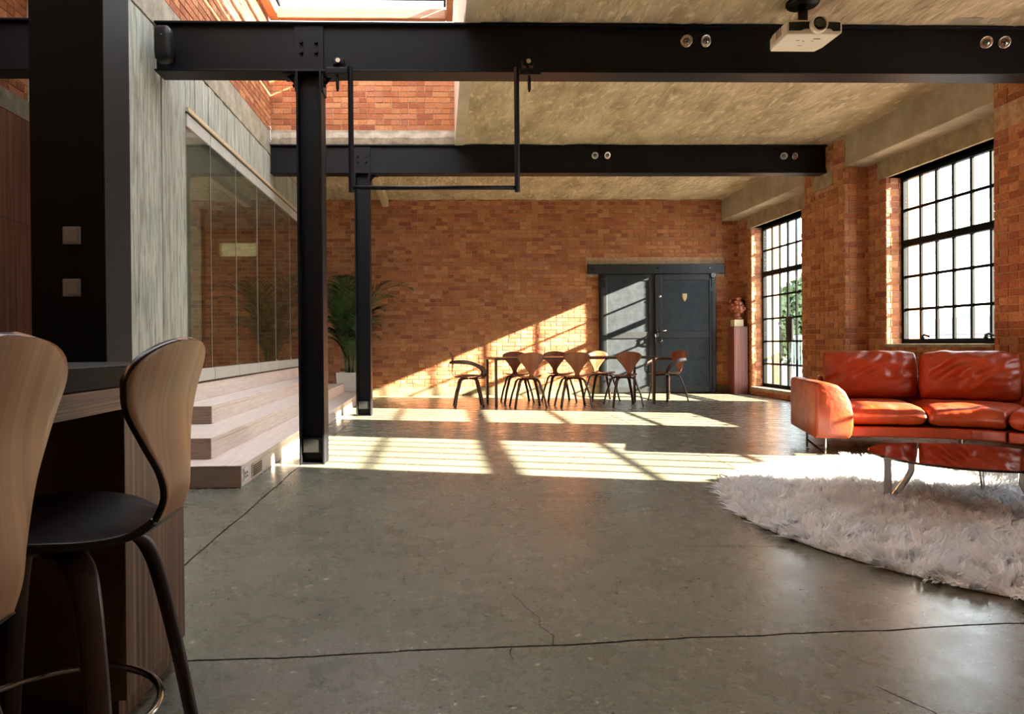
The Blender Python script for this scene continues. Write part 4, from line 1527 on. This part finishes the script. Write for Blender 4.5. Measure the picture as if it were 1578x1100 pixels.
FW = smooth2(loc([(3.385, 5.645), (3.74, 5.555), (4.06, 5.445), (4.26, 5.33), (4.374, 5.185)]))
BW = smooth2(loc([(3.66, 6.56), (3.95, 6.48), (4.40, 6.33), (4.80, 6.06), (5.02, 5.70)]))
BK = smooth2(loc([(3.69, 6.66), (3.98, 6.58), (4.46, 6.43), (4.90, 6.12), (5.12, 5.74)]))
FW2 = smooth2(loc([(4.380, 5.175), (4.44, 4.95), (4.46, 4.65), (4.46, 4.30)]))
BW2 = smooth2(loc([(5.03, 5.69), (5.10, 5.40), (5.11, 4.9), (5.11, 4.30)]))
BK2 = smooth2(loc([(5.13, 5.735), (5.21, 5.40), (5.215, 4.9), (5.215, 4.30)]))
Z0 = 0.15
fixn(solid(FW, BW, Z0, 0.235).build('base', 'leather', so, bevel=0.012))
fixn(solid(FW2, BW2, Z0, 0.235).build('base', 'leather', so, bevel=0.012))
fixn(solid(BW, BK, Z0, 0.615).build('backrest', 'leather', so, bevel=0.02))
fixn(solid(BW2, BK2, Z0, 0.615).build('backrest', 'leather', so, bevel=0.02))


def sub(P, a, b, n=24):
    return [lerp2(P, a + (b - a) * i / n) for i in range(n + 1)]


def inset(P, Q, k):
    return [p.lerp(q, k) for p, q in zip(P, Q)]


F1, B1 = sub(FW, 0.0, 0.42), sub(BW, 0.0, 0.48)
F2, B2 = sub(FW, 0.425, 0.998), sub(BW, 0.485, 0.995)
fixn(cushion(inset(F1, B1, -0.01), inset(F1, B1, 0.99), 0.235, 0.405, seed=3).build('seat_cushion', 'leather', so, True))
fixn(cushion(inset(F2, B2, -0.01), inset(F2, B2, 0.99), 0.235, 0.405, seed=9).build('seat_cushion', 'leather', so, True))
fixn(cushion(inset(sub(FW2, 0.004, 1), sub(BW2, 0.004, 1), -0.01), inset(sub(FW2, 0.004, 1), sub(BW2, 0.004, 1), 0.99), 0.235, 0.41, seed=17).build('seat_cushion', 'leather', so, True))


# left arm: slab with a rounded, bulging inner front
def arm_section(t):
    """plan/height loop of the arm across its width at depth t (0 front, 1 back)"""
    pass


mb = MB()
ad = Vector((0.30, 0.99)).normalized()          # arm direction (front to back)
an = Vector((0.99, -0.30)).normalized()         # across, towards the seat
sec = [(0.0, 0.0), (0.0, 0.42), (0.008, 0.452), (0.035, 0.462), (0.10, 0.458), (0.17, 0.435), (0.225, 0.385), (0.265, 0.30), (0.285, 0.20), (0.285, 0.10), (0.272, 0.03), (0.25, 0.0)]
loops = []
for s, sc_, dz in ((-0.012, 0.86, 0.03), (0.0, 0.97, 0.006), (0.02, 1.0, 0.0), (0.5, 1.0, 0.0), (1.0, 1.0, 0.0), (1.035, 0.97, 0.006), (1.05, 0.88, 0.03)):
    lp = []
    for x, z in sec:
        xx = 0.13 + (x - 0.13) * sc_
        zz = 0.22 + (z - 0.22) * (sc_ if sc_ < 0.99 else 1.0)
        q = ad * s + an * xx
        lp.append((q.x, q.y, Z0 + zz))
    loops.append(lp)
mb.ring(loops)
fixn(mb.build('arm', 'leather', so, True, bevel=0.012, seg=3))


def pillow(nm, c, ang, hw, hh, th, lean, seed):
    mb_ = MB()
    nu, nv = 40, 28
    Mx = Matrix.Translation(Vector((c[0] - SO.x, c[1] - SO.y, c[2]))) @ Matrix.Rotation(ang, 4, 'Z') @ Matrix.Rotation(lean, 4, 'X')
    n = nu + 1
    rows = [[], []]
    for side in (1, -1):
        for j in range(nv + 1):
            for i in range(nu + 1):
                u, v = -1 + 2 * i / nu, -1 + 2 * j / nv
                k = (max(0, 1 - abs(u) ** 5) ** 0.55) * (max(0, 1 - abs(v) ** 5) ** 0.55)
                bulge = 0.55 + 0.45 * (1 - u * u) * (1 - v * v * 0.6)
                w1 = noise.noise(Vector((u * 2.2 + seed, v * 2.6 - u * 1.5, side * 2.0)))
                crease = 0.030 * (1 - abs(noise.noise(Vector((u * 2.4 - v * 1.7 + seed, v * 1.3 + u, 4.0)))) * 3.2)
                d = th * k * bulge + (0.020 * w1 + (crease if v > -0.2 else crease * 0.3) * 0.9) * k
                sag = 0.012 * noise.noise(Vector((u * 3 + seed, 9.0, 0))) if v > 0.5 else 0
                mb_.v.append(tuple(Mx @ Vector((u * hw * (1 - 0.05 * abs(v) ** 5), -side * d, v * hh * (1 - 0.10 * abs(u) ** 7) + sag))))
    T = n * (nv + 1)
    for j in range(nv):
        for i in range(nu):
            a = j * n + i
            mb_.f.append((a, a + 1, a + n + 1, a + n))
            mb_.f.append((T + a, T + a + n, T + a + n + 1, T + a + 1))
    o_ = fixn(mb_.build(nm, 'leather', so, True))
    return o_


pillow('back_cushion', (4.04, 6.355, 0.635), math.radians(-14), 0.405, 0.225, 0.105, math.radians(-9), 2.0)
pillow('back_cushion', (4.70, 5.975, 0.63), math.radians(-34), 0.375, 0.225, 0.105, math.radians(-9), 7.0)


def sled(p, q, nm):
    P, Q = Vector((p[0] - SO.x, p[1] - SO.y, 0)), Vector((q[0] - SO.x, q[1] - SO.y, 0))
    mb_ = MB().tube([P + Vector((0, 0, Z0 + 0.004)), P + Vector((0, 0, 0.012))], 0, flat=(0.028, 0.012), up=(1, 0, 0))
    mb_.build('leg', 'chrome', so)
    MB().tube([Q + Vector((0, 0, Z0 + 0.004)), Q + Vector((0, 0, 0.0))], 0, flat=(0.024, 0.012), up=(1, 0, 0)).build('leg', 'dkchrome', so)
    MB().tube([P + Vector((0, 0, 0.008)), Q + Vector((0, 0, 0.065))], 0, flat=(0.02, 0.012), up=(0, 0, 1)).build('leg_brace', 'dkchrome', so)


sled((3.20, 5.635), (3.30, 6.10), 'a')
sled((4.20, 5.42), (4.62, 5.98), 'b')

# ------------------------------------------------------------------ shag rug
RC, RR = Vector((3.33, 3.60)), 1.72
rg = empty('shag_rug', (RC.x, RC.y, 0))
tag(rg, 'round ivory long-pile shag rug in front of the sofa', 'rug')
MB().lathe([(0.001, 0.001), (RR - 0.03, 0.001), (RR - 0.015, 0.010), (RR - 0.03, 0.018), (0.001, 0.020)], (0, 0, 0), 72).build('backing', 'rugbase', rg, True)
rs = np.random.RandomState(4)
NB = 80000
rad = RR * np.sqrt(rs.rand(NB))
th_ = rs.rand(NB) * 2 * PI
px, py = rad * np.cos(th_), rad * np.sin(th_)
# keep the pile out of the part no one sees from anywhere near (far right of the frame stays thinner)
# tufts: each strand leans with its neighbours
cell = 0.048
ci, cj = np.floor(px / cell).astype(int), np.floor(py / cell).astype(int)
hsh = (ci * 73856093 ^ cj * 19349663) % 9973
tr_ = np.random.RandomState(9)
ta = tr_.rand(9973) * 2 * PI
tm = 0.25 + 0.75 * tr_.rand(9973)
tz = 0.55 + 0.75 * tr_.rand(9973)
ang = ta[hsh] + rs.normal(0, 0.40, NB)
lean = 0.052 * tm[hsh] * (0.6 + 0.8 * rs.rand(NB))
hgt = 0.055 * tz[hsh] * (0.75 + 0.5 * rs.rand(NB))
edge = np.clip((rad - (RR - 0.12)) / 0.12, 0, 1)
dx, dy = lean * np.cos(ang), lean * np.sin(ang)
dx += edge * 0.03 * np.cos(th_)
dy += edge * 0.03 * np.sin(th_)
hgt *= (1 - 0.55 * edge)
wd = 0.0055 + 0.0045 * rs.rand(NB)
wa = ang + PI / 2 + rs.normal(0, 0.5, NB)
wx, wy = wd * np.cos(wa), wd * np.sin(wa)
base = np.stack([px, py, np.full(NB, 0.012)], 1)
W3 = np.stack([wx, wy, np.zeros(NB)], 1)
mid_ = base + np.stack([dx * 0.45, dy * 0.45, hgt * 0.62], 1)
tip = base + np.stack([dx * 1.25, dy * 1.25, hgt], 1)
V = np.stack([base - W3, base + W3, mid_ + W3 * 0.9, mid_ - W3 * 0.9, tip], 1).reshape(-1, 3)
idx = np.arange(NB) * 5
quads = np.stack([idx, idx + 1, idx + 2, idx + 3], 1)
tris = np.stack([idx + 3, idx + 2, idx + 4], 1)
me = bpy.data.meshes.new('pile')
me.vertices.add(len(V))
me.vertices.foreach_set('co', V.astype(np.float32).ravel())
me.loops.add(NB * 7)
li = np.concatenate([quads, tris], 1).ravel()
me.loops.foreach_set('vertex_index', li.astype(np.int32))
me.polygons.add(NB * 2)
ls = np.stack([np.arange(NB) * 7, np.arange(NB) * 7 + 4], 1).ravel()
me.polygons.foreach_set('loop_start', ls.astype(np.int32))
me.update(calc_edges=True)
me.materials.append(M['rug'])
pl = bpy.data.objects.new('pile', me)
COL.objects.link(pl)
pl.parent = rg
stuff(pl)

# ------------------------------------------------------------------ coffee table
TX, TY, TZ, TRD = 2.99, 3.80, 0.298, 0.495
ct = empty('coffee_table', (TX, TY, 0.0))
tag(ct, 'round smoked glass coffee table on chrome legs standing on the rug', 'coffee table')
MB().lathe([(0.001, TZ - 0.014), (TRD - 0.006, TZ - 0.014), (TRD, TZ - 0.010), (TRD, TZ - 0.004), (TRD - 0.004, TZ), (0.001, TZ)], (0, 0, 0), 96).build('glass_top', 'smoked', ct, True, bevel=0.0)
ct.children[0].data.polygons.foreach_set('use_smooth', [False] * len(ct.children[0].data.polygons))
for k in range(3):
    a = 2.83 + k * 2 * PI / 3
    ca, sa = math.cos(a), math.sin(a)
    MB().tube([(0.41 * ca, 0.41 * sa, TZ - 0.0145), (0.41 * ca, 0.41 * sa, 0.021)], 0, flat=(0.040, 0.012), up=(-sa, ca, 0)).build('leg', 'chrome', ct, bevel=0.001)
    sm = interp([(0.29 * ca, 0.29 * sa, TZ - 0.0145), (0.29 * ca, 0.29 * sa, 0.235), (0.292 * ca, 0.292 * sa, 0.19), (0.335 * ca, 0.335 * sa, 0.115), (0.388 * ca, 0.388 * sa, 0.035)], 4)
    MB().tube(sm, 0, flat=(0.034, 0.010), up=(-sa, ca, 0)).build('leg_brace', 'chrome', ct, True)

# ------------------------------------------------------------------ pedestal and bust
pd = empty('pedestal', (5.33, 12.33, 0))
tag(pd, 'tall rosewood pedestal in the corner between door and window', 'pedestal')
box(0, 0.255, 0, 0.255, 0.0, 1.225).build('shaft', 'rosewood', pd, bevel=0.004)
box(0.012, 0.243, 0.012, 0.243, 1.2255, 1.232).build('cap', 'rosewood', pd)
bu = empty('portrait_bust', (5.44, 12.45, 1.232))
tag(bu, 'red-brown clay head with curly hair on a stone block', 'sculpture')
box(-0.085, 0.085, -0.085, 0.085, 0.0, 0.125).build('stone_block', 'stoneblk', bu, bevel=0.005)
bm = bmesh.new()


def ell(c, r, rot=None, sub_=2):
    ret = bmesh.ops.create_icosphere(bm, subdivisions=sub_, radius=1.0)
    Mx = Matrix.Translation(c) @ (rot or Matrix.Identity(4)) @ Matrix.Diagonal((r[0], r[1], r[2], 1))
    bmesh.ops.transform(bm, matrix=Mx, verts=ret['verts'])


# the head looks towards the window (+x) and a little to the camera
ell((0.0, 0.0, 0.150), (0.075, 0.065, 0.030))
ell((-0.005, 0.0, 0.20), (0.052, 0.052, 0.085))
ell((0.0, 0.0, 0.325), (0.098, 0.078, 0.112))
ell((0.035, -0.002, 0.275), (0.058, 0.058, 0.072))
ell((0.062, -0.004, 0.235), (0.030, 0.032, 0.024))
ell((0.104, -0.006, 0.292), (0.018, 0.015, 0.034), Matrix.Rotation(-0.35, 4, 'Y'))
ell((0.088, -0.006, 0.252), (0.018, 0.024, 0.008))
ell((0.086, -0.006, 0.266), (0.018, 0.026, 0.008))
ell((0.082, -0.030, 0.335), (0.020, 0.030, 0.012))
ell((0.082, 0.022, 0.335), (0.020, 0.030, 0.012))
ell((0.005, -0.078, 0.300), (0.020, 0.012, 0.032))
ell((0.005, 0.078, 0.300), (0.020, 0.012, 0.032))
rr = random.Random(12)
for i in range(95):
    u, v = rr.uniform(-1, 1), rr.uniform(0, 2 * PI)
    d = Vector((math.sqrt(1 - u * u) * math.cos(v), math.sqrt(1 - u * u) * math.sin(v), u))
    if d.x > 0.45 and d.z < 0.55:
        continue
    if d.z < -0.45 and d.x > -0.3:
        continue
    p_ = Vector((-0.012 + d.x * 0.100, d.y * 0.088, 0.345 + d.z * 0.112))
    s_ = rr.uniform(0.017, 0.028)
    ell(p_, (s_, s_, s_ * 0.85), None, 1)
me = bpy.data.meshes.new('head')
bm.to_mesh(me)
bm.free()
me.materials.append(M['terra'])
hd = bpy.data.objects.new('head', me)
COL.objects.link(hd)
hd.parent = bu
hd.rotation_euler = (0, 0, math.radians(-38))
hd.scale = (1.28, 1.28, 1.22)
hd.location = (0, 0, -0.028)
md = hd.modifiers.new('remesh', 'REMESH')
md.mode = 'VOXEL'
md.voxel_size = 0.0065
md.use_smooth_shade = True
# little round camera high in the corner
sc = empty('corner_speaker', (5.60, 12.58, 1.655))
tag(sc, 'small round black speaker on the wall behind the clay head', 'speaker')
MB().lathe([(0.001, 0.05), (0.05, 0.045), (0.075, 0.02), (0.08, -0.02), (0.05, -0.045), (0.001, -0.05)], (0, 0, 0), 20, (-1, -0.6, 0)).build('shell', 'blackpl', sc, True)
MB().cyl((0.0, 0.0, -0.01), (0.019, 0.01, -0.01), 0.02, n=10).build('bracket', 'blackpl', sc)

# ------------------------------------------------------------------ potted palm
pp = empty('potted_palm', (-1.565, 12.02, 0.15))
tag(pp, 'tall green palm in a white planter at the far end of the steps', 'plant')
fixn(MB().ring([[(x * s, y * s, z) for x, y in ((-0.225, -0.225), (0.225, -0.225), (0.225, 0.225), (-0.225, 0.225))] for s, z in ((0.90, 0.0), (1.0, 0.33), (0.94, 0.33), (0.92, 0.28))]).build('planter', 'pot', pp, bevel=0.008))
box(-0.20, 0.20, -0.20, 0.20, 0.27, 0.30).build('soil', 'soil', pp)
rr = random.Random(5)


def frond(base, direction, length, droop, k):
    """arching rachis with two rows of narrow leaflets"""
    b = Vector(base)
    az = direction
    pts = []
    n = 16
    el0 = rr.uniform(1.42, 1.54)
    p = b.copy()
    for i in range(n + 1):
        t = i / n
        el = el0 - droop * t ** 2.4
        pts.append(p.copy())
        p = p + Vector((math.cos(el) * math.cos(az), math.cos(el) * math.sin(az), math.sin(el))) * (length / n)
        p.y = min(p.y, 0.70)
        p.x = max(p.x, -0.60)
    mb_ = MB().tube([tuple(q) for q in pts], [0.010 * (1 - 0.8 * i / n) + 0.002 for i in range(n + 1)], 5)
    stm = mb_.build('stem', 'stem', pp, True)
    lf = MB()
    side = Vector((-math.sin(az), math.cos(az), 0))
    m = 24
    for i in range(m):
        t = 0.33 + 0.67 * i / (m - 1)
        q = t * n
        a = int(min(q, n - 1))
        c = pts[a].lerp(pts[a + 1], q - a)
        d = (pts[a + 1] - pts[a]).normalized()
        ll = length * 0.26 * math.sin(PI * (0.18 + 0.80 * (t - 0.38) / 0.62)) ** 0.7 + 0.04
        for s in (-1, 1):
            dirv = (d * 0.75 + side * s * 0.75 + Vector((0, 0, 0.20 + rr.uniform(-0.15, 0.15)))).normalized()
            wv = dirv.cross(side.cross(d)).normalized() * (0.0125 + 0.004 * rr.random())
            m1 = c + dirv * ll * 0.5 + Vector((0, 0, -0.01))
            tp = c + dirv * ll + Vector((0, 0, -0.16 * ll - 0.02))
            up_ = Vector((0, 0, 0.0012))
            lf.add([c - wv * 0.3, c + wv * 0.3, m1 + wv, m1 - wv, tp], [(0, 1, 2, 3), (3, 2, 4)])
    lf.v = [(max(x, -0.63), min(y, 0.745), z) for x, y, z in lf.v]
    lf.build('leaflets', 'leaf', stm)


for k in range(28):
    az = k * 2.399 + rr.uniform(-0.3, 0.3)
    r_ = 0.03 + 0.05 * rr.random()
    L_ = (2.15, 1.85, 2.0, 1.6, 1.75, 1.45)[k % 6] * rr.uniform(0.88, 1.0) * (1 if k < 15 else 0.66)
    frond((r_ * math.cos(az), r_ * math.sin(az), 0.29), az, L_, rr.uniform(0.9, 2.1) if k < 15 else rr.uniform(1.5, 2.5), k)
# fibre trunks
for k in range(5):
    a = k * 1.3
    MB().tube([(0.05 * math.cos(a), 0.05 * math.sin(a), 0.28), (0.055 * math.cos(a), 0.055 * math.sin(a), 0.5), (0.05 * math.cos(a) + .01, 0.05 * math.sin(a), 0.75)], [0.026, 0.022, 0.012], 7).build('trunk', 'stem', pp, True)

# small vases on the second step, beside the palm
for k, (x, y, h, r_) in enumerate(((-2.06, 11.35, 0.17, 0.045), (-2.00, 11.55, 0.20, 0.035))):
    v_ = MB().lathe([(0.6 * r_, 0.0), (r_, 0.2 * h), (r_ * 1.05, 0.5 * h), (r_ * 0.8, 0.85 * h), (r_ * 0.85, h), (r_ * 0.7, h), (r_ * 0.6, 0.5 * h)], (0, 0, 0), 18).build('vase', 'bronze' if k else 'rosewood', None, True)
    v_.location = (x, y, 0.4502)
    tag(v_, ['short brown vase on the steps near the planter', 'slim tan vase on the steps beside the planter'][k], 'vase')

# ------------------------------------------------------------------ outside
gd = struct(box(XO + .5, 140, -60, 160, -6.4, -6.0).build('ground_outside', 'ground'))
bl = empty('roofline_building', (30, 14, -6.0))
tag(bl, 'long pale building across the street beyond the near window', 'building')
blw = box(0, 8, 0, 70, 0, 7.3).build('wall', 'distant', bl)
box(-0.15, 8.1, -0.1, 70.1, 7.3, 7.75).build('parapet', 'distant2', bl)
for k in range(20):
    box(-0.06, 0.0, 1.2 + 3.4 * k, 2.9 + 3.4 * k, 4.4, 6.2).build('window', 'distant2', blw)
b2_ = empty('hazy_rooftop', (52, 26, -6.0))
tag(b2_, 'hazy blue grey rooftops far beyond the long building', 'building')
box(0, 10, 0, 90, 0, 9.2).build('wall', 'distant2', b2_)
for k in range(6):
    box(1, 4, 4 + 9 * k, 6.5 + 9 * k, 9.2, 9.9 + 0.3 * (k % 3)).build('chimney', 'distant2', b2_)


def tree(loc_, h, r_, label, seed):
    t = empty('street_tree', loc_)
    tag(t, label, 'tree', 'street trees')
    MB().tube([(0, 0, 0), (0.05, 0.03, h * 0.4), (0, 0.1, h * 0.8)], [0.22, 0.16, 0.06], 8).build('trunk', 'bark', t, True)
    rs2 = np.random.RandomState(seed)
    n = 5200
    u = rs2.normal(size=(n, 3))
    u /= np.linalg.norm(u, axis=1)[:, None]
    lob = rs2.normal(size=(9, 3)) * np.array([r_ * .5, r_ * .5, r_ * .55])
    c = lob[rs2.randint(0, 9, n)] + u * (r_ * 0.55) * (0.6 + 0.4 * rs2.rand(n, 1)) + np.array([0, 0, h])
    a_ = rs2.normal(size=(n, 3))
    a_ /= np.linalg.norm(a_, axis=1)[:, None]
    b_ = np.cross(a_, u)
    b_ /= np.linalg.norm(b_, axis=1)[:, None]
    s = 0.10 + 0.07 * rs2.rand(n, 1)
    V_ = np.stack([c - a_ * s, c + b_ * s * 0.6, c + a_ * s, c - b_ * s * 0.6], 1).reshape(-1, 3)
    me_ = bpy.data.meshes.new('foliage')
    me_.from_pydata(V_.tolist(), [], np.arange(n * 4).reshape(-1, 4).tolist())
    me_.materials.append(M['treeleaf'])
    o_ = bpy.data.objects.new('foliage', me_)
    COL.objects.link(o_)
    o_.parent = t
    stuff(o_)


tree((12.6, 24.2, -6.0), 7.6, 1.5, 'leafy green tree seen through the tall window', 3)
tree((15.2, 29.2, -6.0), 8.0, 1.3, 'second green tree partly behind the window bars', 8)
br = empty('balcony_railing', (6.9, 9.9, 0.0))
tag(br, 'blue grey balcony railing outside the tall window', 'railing')
for k in range(2):
    box(0, 0.04, 0, 3.6, 0.06 if k == 0 else 1.02, 0.10 if k == 0 else 1.07).build('rail', 'rail', br)
for k in range(30):
    box(0.01, 0.03, 0.05 + 0.12 * k, 0.07 + 0.12 * k, -0.02, 1.019).build('baluster', 'rail', br)
struct(box(XO + .001, 7.1, 9.7, 13.6, -0.25, -0.02).build('floor_balcony', 'ground'))
ng = empty('neighbour_facade', (12, 31.5, -6))
tag(ng, 'pale glazed facade seen low through the tall window', 'building')
box(0, 9, 0, 6, 0, 7.2).build('wall', 'distant', ng)
for k in range(6):
    for j in range(2):
        box(0.4 + 1.4 * k, 1.4 + 1.4 * k, -0.05, 0.0, 1.2 + 2.7 * j, 3.2 + 2.7 * j).build('window', 'distant2', ng)
